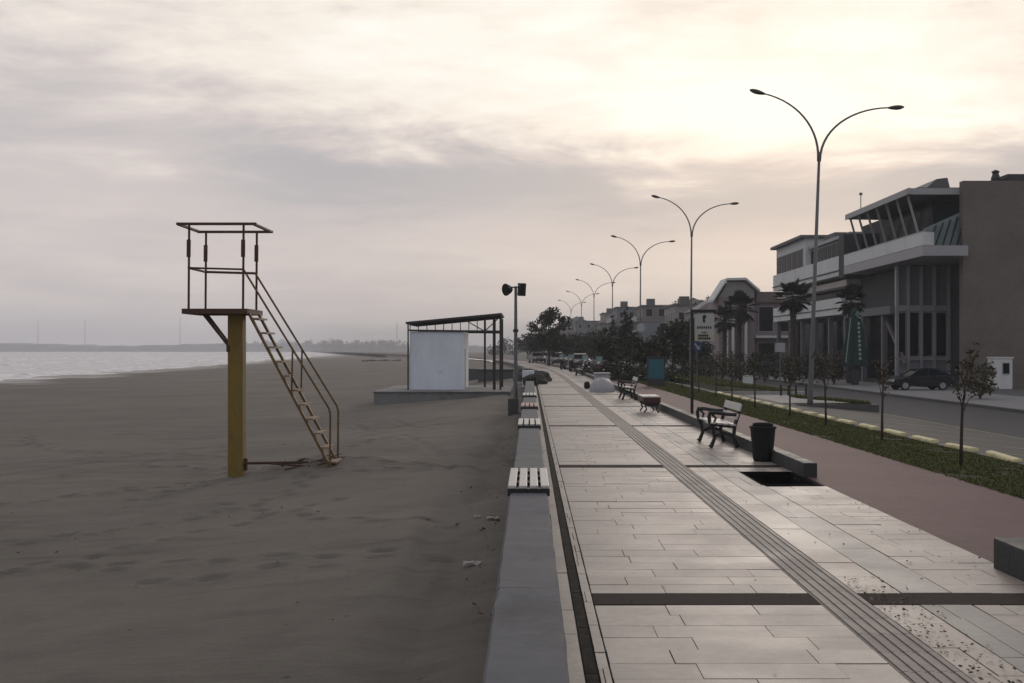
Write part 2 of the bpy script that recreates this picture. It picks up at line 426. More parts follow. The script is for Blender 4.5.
B = t.m('ADD', B, t.m('MULTIPLY', t.m('MULTIPLY', g1, t.m('ADD', .25, t.m('MULTIPLY', high, .75))), .07))
back = t.smooth(dy, .55, -.2)                                   # behind and overhead: plain grey overcast
over = t.smooth(dz, .32, .62)
plain = t.m('MAXIMUM', back, over)
B = t.m('ADD', t.m('MULTIPLY', B, t.m('SUBTRACT', 1, plain)), t.m('MULTIPLY', plain, t.m('ADD', t.m('SUBTRACT', .46, t.m('MULTIPLY', back, .08)), t.m('MULTIPLY', tex, .2))))
colr = t.ramp(B, [(0, (.20, .205, .23)), (.30, (.35, .35, .385)), (.44, (.45, .435, .455)), (.58, (.61, .552, .54)), (.80, (.87, .80, .72)), (1, (.98, .95, .875))])
bg2 = t.new('ShaderNodeBackground'); t.l.new(colr, bg2.inputs[0]); bg2.inputs[1].default_value = 1.14
mx = t.new('ShaderNodeMixShader'); mx.inputs[0].default_value = .96
t.l.new(bg1.outputs[0], mx.inputs[1]); t.l.new(bg2.outputs[0], mx.inputs[2]); t.l.new(mx.outputs[0], out.inputs[0])
sl = bpy.data.lights.new('sun', 'SUN'); sl.energy = .75; sl.angle = R(14); sl.color = (1, .89, .78)
so = bpy.data.objects.new('sun', sl); col.objects.link(so); so.location = (0, 0, 60)
so.rotation_euler = (R(90 - EL), 0, R(180 - AZ))
scene.view_settings.view_transform = 'Standard'; scene.view_settings.look = 'None'
scene.view_settings.exposure = 0; scene.view_settings.gamma = 1; scene.view_settings.use_curve_mapping = False
scene.cycles.use_denoising = True
scene.cycles.max_bounces = 5; scene.cycles.volume_bounces = 1
scene.cycles.sample_clamp_indirect = 6

# ------------------------------------------------------------------ ground sheet, sand, sea
SHORE = [(0, -46), (90, -55), (128, -60), (173, -65), (221, -69), (306, -79), (498, -101), (1300, -205), (2600, -330)]
def shore(Y): return np.interp(Y, [a for a, _ in SHORE], [b for _, b in SHORE])
def sand_z(X, Y):
    near = -.62 - .38 * np.clip((-X - 1) / 6, 0, 1)
    rise = np.clip((Y - 38) / 22, 0, 1) * np.clip((7.5 + X) / 7, 0, 1)
    z = near + .38 * rise ** 1.3
    far = np.clip((-X - 8) / (-shore(Y) - 8), 0, 3)
    z = z - .88 * far
    z = z + .24 * np.exp(-(((X + 3.9) / 1.5) ** 2 + ((Y - 24.2) / 1.4) ** 2))
    z = z + .16 * vnoise(X / 5, Y / 6, 1) + .07 * vnoise(X / 1.7, Y / 1.9, 2) + .022 * vnoise(X / .55, Y / .6, 3) + .010 * vnoise(X / .22, Y / .22, 4)
    z = z - .10 * np.clip(1 - np.abs((X + .9 - .35 * vnoise(Y / 4, Y * 0, 8)) / .5), 0, 1)
    return z
ys = np.concatenate([np.arange(6, 40, .085), 40 * 1.02 ** np.arange(0, 236)])
xs = -np.concatenate([np.arange(-.1, 18, .085), 18 * 1.035 ** np.arange(0, 112)])
XX, YY = np.meshgrid(xs, ys)
bendY = np.array([bend(v) for v in ys])[:, None]
ZZ = sand_z(XX, YY)
# footprints: trails of small dents
for k in range(16):
    x0, y0, a = RNG.uniform(-11, -1), RNG.uniform(8, 30), RNG.uniform(0, 6.28)
    for s_ in range(RNG.integers(10, 30)):
        a += RNG.normal(0, .12); x0 += .62 * math.cos(a); y0 += .62 * math.sin(a)
        px_, py_ = x0 + (.11 if s_ % 2 else -.11) * math.sin(a), y0 - (.11 if s_ % 2 else -.11) * math.cos(a)
        if -17 < px_ < -.6 and 7 < py_ < 39:
            i0, i1 = np.searchsorted(ys, py_ - .4), np.searchsorted(ys, py_ + .4)
            j0, j1 = np.searchsorted(-xs, -px_ - .4), np.searchsorted(-xs, -px_ + .4)
            sx, sy = XX[i0:i1, j0:j1] - px_, YY[i0:i1, j0:j1] - py_
            u = sx * math.cos(a) + sy * math.sin(a); v = -sx * math.sin(a) + sy * math.cos(a)
            r2 = (u / .16) ** 2 + (v / .09) ** 2
            ZZ[i0:i1, j0:j1] += -.05 * np.exp(-r2) + .018 * np.exp(-((np.sqrt(r2) - 1.7) / .5) ** 2)
# old wheel tracks curving across the beach
for (xa, ya, xb, yb, cv) in ((-1.2, 11, -9, 46, 2.5), (-15, 12, -3, 40, -2.0)):
    for off in (0, 1.5):
        u = np.clip((YY - ya) / (yb - ya), 0, 1); xc = xa + (xb - xa) * u + cv * np.sin(u * 3.1) + off
        ZZ += -.035 * np.exp(-((XX - xc) / .13) ** 2) * (u > 0) * (u < 1) * (.6 + vnoise(YY / 2, XX * 0, 9)) + .015 * np.exp(-((np.abs(XX - xc) - .24) / .08) ** 2) * (u > 0) * (u < 1)
n0, n1 = XX.shape
idx = np.arange(n0 * n1).reshape(n0, n1)
faces = np.stack([idx[:-1, :-1], idx[1:, :-1], idx[1:, 1:], idx[:-1, 1:]], -1).reshape(-1, 4)[:, ::-1]
Xb = XX + bendY * np.clip((60 + XX) / 60, 0, 1)
struct(arr_mesh('sand', np.stack([Xb, YY, ZZ], -1).reshape(-1, 3), faces[:, ::-1], 'sand', smooth=True))

sb = MB(); sea_pts = [-40, -52, -60, -75, -100, -140, -200, -300, -480, -800, -1400, -2600, -4800]
yy_ = [-200, 20, 60, 100, 130, 170, 220, 300, 420, 600, 900, 1300, 1900, 2800, 4900]
for i in range(len(yy_) - 1):
    for j in range(len(sea_pts) - 1):
        sb.poly([(sea_pts[j + 1], yy_[i], -1.9), (sea_pts[j], yy_[i], -1.9), (sea_pts[j], yy_[i + 1], -1.9), (sea_pts[j + 1], yy_[i + 1], -1.9)])
struct(sb.build('sea', 'sea', fix=False))
# breaking waves: low rounded ridges of water rolling in, with foam
def wave_ridge(offset, y0, y1, h, seed):
    Y = np.arange(y0, y1, 2.0 + y0 / 100); n = len(Y)
    xc = shore(Y) - offset + 6 * vnoise(Y / 45, Y * 0, seed)
    amp = h * (1.0 + 1.2 * vnoise(Y / 40, Y * 0, seed + 1)).clip(.15)
    prof = [(2.6, -.05), (1.2, .25), (.5, .8), (0, 1), (-.9, .65), (-2.4, .2), (-4, -.05)]
    V = np.array([[(xc[i] + a, Y[i], -1.93 + amp[i] * b) for a, b in prof] for i in range(n)])
    m = len(prof); ix = np.arange(n * m).reshape(n, m)
    fc = np.stack([ix[:-1, :-1], ix[:-1, 1:], ix[1:, 1:], ix[1:, :-1]], -1).reshape(-1, 4)
    return V.reshape(-1, 3), fc
fm, ft, fb, P, _ = base('foam')
nn = ft.noise(ft.vec(P, scale=(.5, .35, 1)), 1, 7, .65)
ft.l.new(ft.mix(ft.smooth(nn, .35, .62), (.52, .52, .53), (.86, .85, .85)), fb.inputs['Base Color']); fb.inputs['Roughness'].default_value = .7
M['foam'] = fm
Vs, Fs, k = [], [], 0
for off, h, sd in ((3, .14, 11), (10, .28, 21), (24, .34, 31), (48, .36, 41), (90, .4, 51)):
    V, fc = wave_ridge(off, 60, 620, h, sd); Vs.append(V); Fs.append(fc + k); k += len(V)
o = arr_mesh('surf', np.concatenate(Vs), np.concatenate(Fs), 'foam', smooth=True)
tag(o, 'white foaming surf rolling onto the beach', 'surf', kind='stuff')

# land on the right as one sheet reaching the horizon
gb = MB(); px_ = [-.05, 2.9, 3.66, 3.8, 6, 8.8, 13.3, 21, 26, 60, 300, 1200, 3500]
ygr = [-60, 0, 40, 70, 100, 140, 190, 250, 320, 500, 900, 2000, 4900]
for i in range(len(ygr) - 1):
    for j in range(len(px_) - 1):
        if px_[j] == 2.9 and ygr[i] == 0: continue
        def gp(X, Y): return (X + (bend(Y) if X < 8 else bend_road(min(Y, 320))), Y, gz(X) - .03)
        gb.poly([gp(px_[j], ygr[i]), gp(px_[j + 1], ygr[i]), gp(px_[j + 1], ygr[i + 1]), gp(px_[j], ygr[i + 1])])
struct(gb.build('ground', 'parking', fix=False))

def sheet(name, mat, Xa, Xb_, Y0, Y1, dz=0.0, n=None, road=False, kind=True):
    b = MB(); n = n or max(1, int((Y1 - Y0) / 8)); fb_ = bend_road if road else bend
    xk = [Xa] + [p for p, _ in PROF if Xa < p < Xb_] + [Xb_]
    for i in range(n):
        a, c = Y0 + (Y1 - Y0) * i / n, Y0 + (Y1 - Y0) * (i + 1) / n
        for u, v in zip(xk, xk[1:]):
            b.poly([(u + fb_(a), a, gz(u) + dz), (v + fb_(a), a, gz(v) + dz), (v + fb_(c), c, gz(v) + dz), (u + fb_(c), c, gz(u) + dz)])
    return struct(b.build(name, mat, fix=False))
sheet('promenade_bed', 'grout', .12, 2.93, 0, 300, -.016, 60)
sheet('promenade_bed', 'grout', 2.93, 3.72, 0, 14.34, -.016, 2)
sheet('promenade_bed', 'grout', 2.93, 3.72, 15.88, 300, -.016, 60)
sheet('cycle_path', 'red_path', 3.70, 6.0, 0, 300, -.004, 60)
sheet('grass_strip', 'turf', 6.0, 8.40, 0, 300, .004, 40, road=True)
sheet('parking_bay', 'parking', 8.62, 13.2, 0, 44, .0, 12, road=True)
sheet('road', 'asphalt', 13.2, 21.0, 0, 320, .0, 40, road=True)
sheet('road_edge_line', 'paint', 13.2, 13.32, 14, 43.5, .008, 8, road=True)
b = MB()
for i in range(9): b.box(9.2, 13.1, 12 + i * 2.6 + 8.0, 12.08 + i * 2.6 + 8.0, -.6, -.6)
b = MB()
for Yl in (22.5, 25.5, 28.5, 31.5, 34.5, 37.5, 40.5):
    b.poly([(9.1, Yl, gz(9.1) + .008), (13.0, Yl - 1.2, gz(13.0) + .008), (13.0, Yl - 1.1, gz(13.0) + .008), (9.1, Yl + .1, gz(9.1) + .008)])
struct(b.build('parking_lines', 'paint', fix=False))

# ------------------------------------------------------------------ paving, tile by tile
def paving(name, mat, Xa, Xb_, Y0, Y1, rowh, lens, gap=.006, skip=None, th=.016):
    V, Fc = [], []
    Y = Y0
    while Y < Y1 - .02:
        Ye = min(Y + rowh, Y1); X = Xa; first = True
        while X < Xb_ - .01:
            L = random.uniform(*lens) * (random.uniform(.3, 1) if first else 1); first = False
            Xe = Xb_ if Xb_ - X - L < lens[0] * .45 else X + L
            if not (skip and skip((X + Xe) / 2, (Y + Ye) / 2)):
                g = gap * random.uniform(.5, 1.3) / 2; k = len(V)
                dzs = random.gauss(0, .0012); tx = random.gauss(0, .0007); ty = random.gauss(0, .0003)
                a, c = Y + g, Ye - g; o1, o2 = bend(a), bend(c)
                q = [(X + g, a), (Xe - g, a), (Xe - g, c), (X + g, c)]
                for (x, y), of in zip(q, (o1, o1, o2, o2)): V.append((x + of, y, -th))
                for (x, y), of in zip(q, (o1, o1, o2, o2)):
                    V.append((x + of, y, dzs + tx * (x - X) / max(.1, Xe - X) + ty * (y - Y) / rowh))
                Fc += [(k + 4, k + 5, k + 6, k + 7), (k, k + 1, k + 5, k + 4), (k + 1, k + 2, k + 6, k + 5), (k + 2, k + 3, k + 7, k + 6), (k + 3, k, k + 4, k + 7)]
            X = Xe
        Y = Ye
    return struct(arr_mesh(name, np.array(V), np.array(Fc), mat))
BANDS = [7.59 + 8.87 * k for k in range(-1, 24)]
def pit_skip(x, y): return 2.90 < x < 3.70 and 14.3 < y < 15.9
for i, yb in enumerate(BANDS):
    y0, y1 = yb + .37, yb + 8.87
    paving('promenade_paving', 'tile', .43, 1.945, y0, y1, .283, (.55, .95))
    paving('promenade_paving', 'tile_light', 2.285, 2.595, y0, y1, .57, (.31, .32))
    paving('promenade_paving', 'tile_grey', 2.60, 2.945, y0, y1, .9, (.345, .346))
    paving('promenade_paving', 'tile', 2.95, 3.70, y0, y1, .283, (.4, .75), skip=pit_skip)
    bb = MB()
    for (u, v) in ((.43, 1.945), (2.285, 3.70)):
        bb.box(u + bend(yb), v + bend(yb), yb + .01, yb + .36, -.016, .001)
    struct(bb.build('paving_band', 'band'))
paving('promenade_paving', 'tile', .13, .285, 0, 200, .62, (.154, .155))
paving('promenade_paving', 'tile', .362, .425, 0, 200, .32, (.062, .063))
b = MB()
for i in range(200):
    b.box(.292 + bend(i), .355 + bend(i), i + .005, i + .995, -.016, -.006)
struct(b.build('drain_channel', 'drain'))
# tactile strip: plates with four raised ribs
V, Fc = [], []
for i in range(0, 500):
    y0, y1 = i * .4 + .003, i * .4 + .397
    o1, o2 = bend(y0), bend(y1)
    for (u, v, h) in [(1.95, 2.28, -.001)] + [(1.965 + k * .068, 1.965 + k * .068 + .034, .006) for k in range(5)]:
        k0 = len(V)
        for zz_ in (-.016 if h < 0 else -.001, h):
            V += [(u + o1, y0, zz_), (v + o1, y0, zz_), (v + o2, y1, zz_), (u + o2, y1, zz_)]
        Fc += [(k0 + 4, k0 + 5, k0 + 6, k0 + 7), (k0, k0 + 1, k0 + 5, k0 + 4), (k0 + 1, k0 + 2, k0 + 6, k0 + 5), (k0 + 3, k0, k0 + 4, k0 + 7)]
struct(arr_mesh('tactile_paving', np.array(V), np.array(Fc), 'tactile'))
# sunk planting pit with its stone edging
b = MB(); b.box(2.94, 3.62, 14.36, 15.86, -.85, -.75)
b.box(2.915, 2.94, 14.33, 15.89, -.8, .004).box(3.62, 3.70, 14.33, 15.89, -.8, -.004)
b.box(2.94, 3.62, 14.33, 14.36, -.8, .004).box(2.94, 3.62, 15.86, 15.89, -.8, .004)
struct(b.build('planting_pit', 'pit'))
bb = MB(); bb.box(2.93, 3.63, 14.2, 15.9, -.32, -.31)

# low stone kerbs beside the promenade
def kerb(name, X0, X1, Y0, Y1, h, mat, step=2.0, road=False):
    b = MB(); Y = Y0
    while Y < Y1 - .01:
        Ye = min(Y + step, Y1); f = bend_road if road else bend; z = gz((X0 + X1) / 2)
        b.prism([(X0 + f(Y), Y + .004), (X1 + f(Y), Y + .004), (X1 + f(Ye), Ye - .004), (X0 + f(Ye), Ye - .004)], 'z', z - .05, z + h)
        Y = Ye
    return struct(b.build(name, mat, bevel=.012))
kerb('kerb', 3.66, 3.84, 15.2, 150, .19, 'kerb_stone')
kerb('kerb', 3.62, 3.86, 2.0, 8.9, .235, 'kerb_stone', 3.45)
kerb('road_kerb', 8.40, 8.62, 8, 300, .03, 'dark_concrete', 3, True)
kerb('road_kerb', 21.0, 21.25, 10, 300, .14, 'dark_concrete', 3, True)
b = MB()
for i in range(60):
    a, c = 5 + i * 5, 10 + i * 5
    b.prism([(21.25 + bend_road(a), a), (27.2 + bend_road(a), a), (27.2 + bend_road(c), c), (21.25 + bend_road(c), c)], 'z', -1.02, -.875)
struct(b.build('pavement', 'pavement'))
# islands between parking and road
b = MB(); b.box(10.2, 13.5, 44.0, 44.25, -.8, -.42).box(10.2, 13.5, 45.6, 45.85, -.8, -.42).box(10.2, 10.4, 44.25, 45.6, -.8, -.42).box(13.3, 13.5, 44.25, 45.6, -.8, -.44)
struct(b.build('island_kerb', 'dark_concrete'))
b = MB(); b.box(8.63, 13.45, 45.85, 55.6, -.8, -.47); struct(b.build('crossing_pavement', 'pavement'))
b = MB(); b.box(8.0, 13.5, 55.62, 55.95, -.8, -.33); struct(b.build('island_kerb', 'pale_kerb'))
b = MB(); b.box(10.41, 13.29, 44.26, 45.59, -.8, -.43); struct(b.build('island_earth', 'turf'))
b = MB()
for i in range(24):
    a, c = 55.96 + i * 8, 63.95 + i * 8
    b.prism([(8.96 + bend_road(a), a), (13.19 + bend_road(a), a), (13.19 + bend_road(c), c), (8.96 + bend_road(c), c)], 'z', -.8, -.40)
struct(b.build('island_earth', 'turf'))
kerb('island_kerb', 13.2, 13.45, 56, 240, .33, 'pale_kerb', 4, True)

# grass as blades
def blades(name, label, regions, n, h, road=True):
    per = []
    for (Xa, Xb_, Y0, Y1, wgt, dz) in regions:
        k = int(n * wgt); u = RNG.random(k)
        Y = Y0 + (Y1 - Y0) * u ** 1.7; X = RNG.uniform(Xa, Xb_, k)
        dens = vnoise(X / .7, Y / .9, 5) + .5 * vnoise(X / .25, Y / .25, 6)
        kp = dens > -.34; X, Y = X[kp], Y[kp]
        z = np.array([gz(x) for x in X]) + dz
        per.append(np.stack([X + np.array([bend_road(v) for v in Y]), Y, z], -1))
    P0 = np.concatenate(per); k = len(P0)
    hh = h * RNG.uniform(.35, 1.15, k) * (1 + P0[:, 1] / 90); ww = .010 + .00045 * P0[:, 1]
    an = RNG.uniform(0, 6.28, k); lean = RNG.normal(0, .45, (k, 2)) * hh[:, None]
    d = np.stack([np.cos(an) * ww, np.sin(an) * ww, 0 * an], -1)
    tip = P0 + np.stack([lean[:, 0], lean[:, 1], hh], -1)
    V = np.stack([P0 - d, P0 + d, tip], 1).reshape(-1, 3)
    o = arr_mesh(name, V, np.arange(3 * k).reshape(-1, 3), 'grass')
    return tag(o, label, 'grass', kind='stuff')
blades('grass', 'short green grass between the red path and the yellow kerb', [(5.95, 8.40, 9, 75, 1, 0)], 110000, .032)
blades('grass', 'grass on the road islands beyond the parking bay', [(10.4, 13.3, 44.3, 45.6, .12, .27), (9.0, 13.2, 56, 130, .88, .28)], 16000, .10)

# fallen leaves and twigs on the paving
def litter(name, label, pts, size, mat):
    P0 = np.array(pts); k = len(P0); an = RNG.uniform(0, 6.28, k); s_ = size * RNG.uniform(.4, 1.2, k)
    a = np.stack([np.cos(an) * s_, np.sin(an) * s_, RNG.normal(0, .25, k) * s_], -1)
    c = np.stack([-np.sin(an) * s_ * .5, np.cos(an) * s_ * .5, RNG.normal(0, .25, k) * s_], -1)
    up = np.array([0, 0, .006]) + np.abs(a[:, 2:3]) * np.array([0, 0, 1]) + np.abs(c[:, 2:3]) * np.array([0, 0, 1])
    V = np.stack([P0 - a + up, P0 - c + up, P0 + a + up, P0 + c + up], 1).reshape(-1, 3)
    o = arr_mesh(name, V, np.arange(4 * k).reshape(-1, 4), mat)
    return tag(o, label, 'leaves', kind='stuff')
pts = []
for _ in range(380):
    y = 5.2 + 3.3 * random.random() ** .8
    pts.append((2.29 + abs(random.gauss(0, .16)), y, 0))
for _ in range(70): pts.append((random.uniform(2.3, 3.6), random.uniform(5.5, 14), 0))
for _ in range(160): pts.append((3.66 - abs(random.gauss(0, .12)), random.uniform(9, 50), 0))
for _ in range(25): pts.append((random.uniform(.4, 1.9), random.uniform(5.5, 25), 0))
litter('fallen_leaves', 'dark dry leaves scattered along the tactile strip', pts, .014, 'leaf_dry')
pts = [(-.45 + random.gauss(0, .12), random.uniform(9, 40), 0) for _ in range(160)] + [(random.uniform(-12, -.4), random.uniform(9, 34), 0) for _ in range(150)]
pts = [(x, y, float(sand_z(np.array(x), np.array(y))) + .01) for x, y, _ in pts]
litter('beach_debris', 'dark scraps of seaweed and wood strewn on the sand', pts, .03, 'driftwood')

# ------------------------------------------------------------------ trees
def leaves(centres, n, size, mat, name, parent, flat=1.0):
    """n small leaf faces scattered through the volume of clumps (centre, radius)"""
    C = np.array([c[0] for c in centres]); rad = np.array([c[1] for c in centres])
    wgt = rad ** 2; wgt = wgt / wgt.sum()
    i = RNG.choice(len(C), n, p=wgt)
    d = RNG.normal(0, 1, (n, 3)); d /= np.linalg.norm(d, axis=1)[:, None]
    r = rad[i] * RNG.random(n) ** .42
    P0 = C[i] + d * r[:, None] * np.array([1, 1, flat])
    s_ = size * RNG.uniform(.5, 1.3, n)
    a = RNG.normal(0, 1, (n, 3)); a /= np.linalg.norm(a, axis=1)[:, None]
    c = np.cross(a, RNG.normal(0, 1, (n, 3))); c /= np.linalg.norm(c, axis=1)[:, None]
    V = np.stack([P0 - a * s_[:, None], P0 - c * (s_ * .45)[:, None], P0 + a * s_[:, None], P0 + c * (s_ * .45)[:, None]], 1).reshape(-1, 3)
    return arr_mesh(name, V, np.arange(4 * n).reshape(-1, 4), mat, parent)

def tree(X, Y, h, wid, label, cat='tree', group=None, mat='leaf_dark', n=1500, size=.16, trunk_f=.32, shape='round', z=None, name='tree', trunk_r=None):
    z = gz(X) if z is None else z
    root = empty(name, (X, Y, z - .02), label, cat, group)
    tr = MB(); r0 = trunk_r or max(.05, h * .022)
    lean = random.uniform(-.04, .04) * h
    top = Vector((lean, random.uniform(-.03, .03) * h, h * (.75 if shape != 'cone' else .95)))
    pts_ = [Vector((0, 0, 0)), Vector((lean * .1, 0, h * trunk_f * .5)), Vector((lean * .3, 0, h * trunk_f)), top * .7 + Vector((0, 0, .05 * h)), top]
    tr.tube(pts_, [r0 * 1.25, r0, r0 * .85, r0 * .5, r0 * .15], 7)
    cl = []; nb = 9 if h > 3 else 6
    for k in range(nb):
        f = (k + .6) / nb; zz_ = h * (trunk_f * .9 + (1 - trunk_f) * .72 * f)
        a = k * 2.4 + random.uniform(-.5, .5)
        if shape == 'round': ext = wid / 2 * math.sqrt(max(.12, 1 - (2 * f - .85) ** 2)) * random.uniform(.55, .95)
        elif shape == 'cone': ext = wid / 2 * (1 - f) * random.uniform(.6, .95) + .08 * wid
        else: ext = wid / 2 * random.uniform(.3, .75)
        p0 = Vector((lean * f, 0, zz_)); p1 = p0 + Vector((math.cos(a) * ext, math.sin(a) * ext, h * .10 + ext * .25))
        tr.tube([p0 - Vector((0, 0, h * .06)), (p0 + p1) / 2 + Vector((0, 0, -.02 * h)), p1], [r0 * .45, r0 * .28, r0 * .08], 5)
        cl.append((p1, wid * random.uniform(.14, .24))); cl.append(((p0 + p1) / 2, wid * random.uniform(.12, .2)))
        if random.random() < .6:
            cl.append((p1 + Vector((random.uniform(-.2, .2) * wid, random.uniform(-.2, .2) * wid, random.uniform(0, .12) * h)), wid * random.uniform(.07, .13)))
    cl.append((top, wid * .13)); cl.append((top + Vector((0, 0, h * .10)), wid * .09))
    me = tr.build('trunk', 'bark', None, smooth=True); me.parent = root
    crown = leaves(cl, n, size, mat, 'crown', root)
    return root

def palm(X, Y, h, r, label, z=-1.0, n=26):
    root = empty('palm_tree', (X, Y, z - .02), label, 'palm', 'palm trees in front of the buildings')
    tr = MB()
    tr.tube([(0, 0, 0), (.05, 0, h * .3), (.1, .05, h * .65), (.08, .05, h)], [.30, .24, .22, .26], 10)
    for k in range(16):
        a = k * 2.4; zz_ = h * (.55 + .028 * k); tr.bar((.08 + .2 * math.cos(a), .05 + .2 * math.sin(a), zz_), (.08 + .36 * math.cos(a), .05 + .36 * math.sin(a), zz_ + .18), .09, .05)
    o = tr.build('trunk', 'palm_bark', smooth=False); o.parent = root
    V, Fc = [], []
    for k in range(n):
        a = k * 2.39996; e = 1.45 - 2.5 * (k / n) + random.uniform(-.15, .15)      # fan leaves from upright to drooping
        d = Vector((math.cos(a) * math.cos(e), math.sin(a) * math.cos(e), math.sin(e)))
        L = r * random.uniform(.75, 1.05); c0_ = Vector((.08, .05, h + .1)); hub = c0_ + d * L * .48
        sd = d.cross(Vector((0, 0, 1)));  sd = sd.normalized() if sd.length > .01 else Vector((1, 0, 0)); up = sd.cross(d)
        k0 = len(V); V += [tuple(c0_ - sd * .025), tuple(c0_ + sd * .025), tuple(hub + sd * .02), tuple(hub - sd * .02)]; Fc.append((k0, k0 + 1, k0 + 2, k0 + 3))
        m_ = 15
        for j in range(m_):
            th = (j / (m_ - 1) - .5) * 3.5; dir_ = d * math.cos(th) + sd * math.sin(th)
            ln = L * .56 * (.72 + .28 * math.cos(th)) * random.uniform(.85, 1.1)
            tip = hub + dir_ * ln + Vector((0, 0, -.12 * ln)) ; mid = hub + dir_ * ln * .55 + up * .02
            wv = (sd * math.cos(th) - d * math.sin(th)) * (.055 * r)
            k0 = len(V); V += [tuple(hub), tuple(mid + wv), tuple(tip), tuple(mid - wv)]; Fc.append((k0, k0 + 1, k0 + 2, k0 + 3))
    arr_mesh('crown', np.array(V), np.array(Fc), 'leaf_palm', root)
    return root

def shrub(X, Y, h, wid, label, mat='leaf_olive', n=700, size=.11, z=-.9, name='shrub', group=None):
    root = empty(name, (X, Y, z - .02), label, 'shrub', group)
    st = MB(); cl = []
    for k in range(9):
        a = k * 2.4; e = random.uniform(.15, .42) * wid; hh = h * random.uniform(.45, .85)
        p = (math.cos(a) * e, math.sin(a) * e, hh); st.tube([(0, 0, 0), (p[0] * .5, p[1] * .5, hh * .6), p], [.03, .022, .008], 5)
        cl.append((p, wid * random.uniform(.14, .24))); cl.append(((p[0] * .9, p[1] * .9, hh * .45), wid * random.uniform(.15, .24)))
    o = st.build('stems', 'bark'); o.parent = root
    leaves(cl, n, size, mat, 'foliage', root)
    return root

# ------------------------------------------------------------------ sea wall with its seats
b = MB()
for i in range(9):
    y0, y1 = 1.0 + i * 5 - .01, 5.985 + i * 5
    m_ = 24; k0 = len(b.v); jit = [(random.gauss(0, .0035), random.gauss(0, .0035), random.gauss(0, .003), random.gauss(0, .003)) for _ in range(m_ + 1)]
    for q_ in range(m_ + 1):
        yq = y0 + (y1 - y0) * q_ / m_; ja, jb, jc, jd = jit[q_]
        b.v += [(-.18 + ja * .4, yq, -1.6), (.155 + jb * .4, yq, -1.6), (.155 + jb * .4, yq, .425 + jc), (.139 + jb, yq, .449 + jc * .5), (-.164 + ja, yq, .449 + jd * .5), (-.18 + ja * .4, yq, .425 + jd)]
    for q_ in range(m_):
        for e_ in range(6): b.f.append((k0 + q_ * 6 + e_, k0 + q_ * 6 + (e_ + 1) % 6, k0 + q_ * 6 + 6 + (e_ + 1) % 6, k0 + q_ * 6 + 6 + e_))
    b.f.append(tuple(k0 + e_ for e_ in range(6))); b.f.append(tuple(k0 + m_ * 6 + e_ for e_ in range(6)))
tag(b.build('sea_wall', 'wall_cap', origin=(0, 5, 0)), 'long low grey concrete wall between sand and promenade', 'wall')
SEATS = [(9.97, 'nearest pale slatted seat fixed on the grey sea wall', 'slat_white'), (18.3, 'pale slatted seat on the sea wall, second from the camera', 'slat_white'),
         (24.2, 'weathered reddish slatted seat on the sea wall, third from the camera', 'seat_red'), (30.2, 'farthest slatted seat on the sea wall beside the floodlight mast', 'slat_white')]
M['seat_red'] = pm('weathered_red_slat', (.36, .24, .21), .6, .2, 6, .15)
for y0, lab, mt in SEATS:
    root = empty('wall_seat', (-.012, y0, .45), lab, 'seat', 'slatted seats on the sea wall')
    fr = MB()
    for yy in (.03, .5, .98, 1.46): fr.box(-.18, .18, yy, yy + .045, .002, .032)
    fr.box(-.185, .185, -.012, .012, -.03, .034)
    fr.box(-.18, .18, .08, .45, .001, .006).box(-.18, .18, .56, .95, .001, .006).box(-.18, .18, 1.04, 1.44, .001, .006)
    o = fr.build('seat_frame', 'black_iron'); o.parent = root
    for k in range(4):
        s_ = MB().box(-.182 + k * .0965, -.182 + k * .0965 + .072, 0.0, 1.5, .034, .062)
        o = s_.build('slat', mt, bevel=.006); o.parent = root

# ------------------------------------------------------------------ lifeguard tower
zs = float(sand_z(np.array(-6.08), np.array(23.6)))
root = empty('lifeguard_tower', (-6.08, 23.6, zs), 'rusty lifeguard lookout with one mustard post and steep steps, alone on the sand', 'lookout tower')
MB().box(-6.235, -5.925, 23.45, 23.76, -1.6, 2.44).build('post', 'mustard', root, bevel=.02)
p = MB().box(-7.02, -5.70, 22.93, 24.27, 2.50, 2.535)
for xa in (-7.02, -5.76): p.box(xa, xa + .06, 22.93, 24.27, 2.43, 2.50)
for ya in (22.93, 23.55, 24.21): p.box(-6.96, -5.76, ya, ya + .06, 2.431, 2.499)
p.build('platform', 'rust', root)
p = MB().bar((-6.74, 23.45, 2.45), (-6.22, 23.5, 1.78), .05).bar((-6.74, 23.72, 2.45), (-6.22, 23.68, 1.78), .05)
p.box(-6.25, -6.19, 23.42, 23.78, 1.66, 1.80); p.build('brace', 'rust', root)
for (x, y) in ((-6.90, 23.0), (-6.90, 24.2), (-5.80, 23.0), (-5.82, 24.2)):
    c = MB().tube([(x, y, 2.53), (x + .012, y, 4.22)], .024, 8).build('corner_post', 'rust', root)
    MB().tube([(x, y, 3.58), (x + .003, y, 3.93)], .043, 8).build('sleeve', 'rust', c)
p = MB().box(-7.10, -5.50, 22.83, 22.91, 4.21, 4.26).box(-7.10, -5.50, 24.29, 24.37, 4.20, 4.25)
for xa in (-7.10, -5.57): p.box(xa, xa + .07, 22.91, 24.29, 4.205, 4.245)
p.build('roof_frame', 'rust', root)
p = MB().tube([(-6.90, 23.0, 3.36), (-6.90, 24.2, 3.36), (-5.82, 24.2, 3.33)], .026, 8).tube([(-6.90, 23.0, 3.36), (-5.80, 23.0, 3.33)], .02, 8)
p.build('guard_rail', 'rust', root)
X0, Z0, X1, Z1 = -5.74, 2.50, -4.0, -.72
for yy in (23.12, 23.98):
    MB().bar((X0, yy, Z0), (X1 + .03, yy, Z1 - .12), .05, .085, (0, 1, 0)).build('stringer', 'rust_yellow', root)
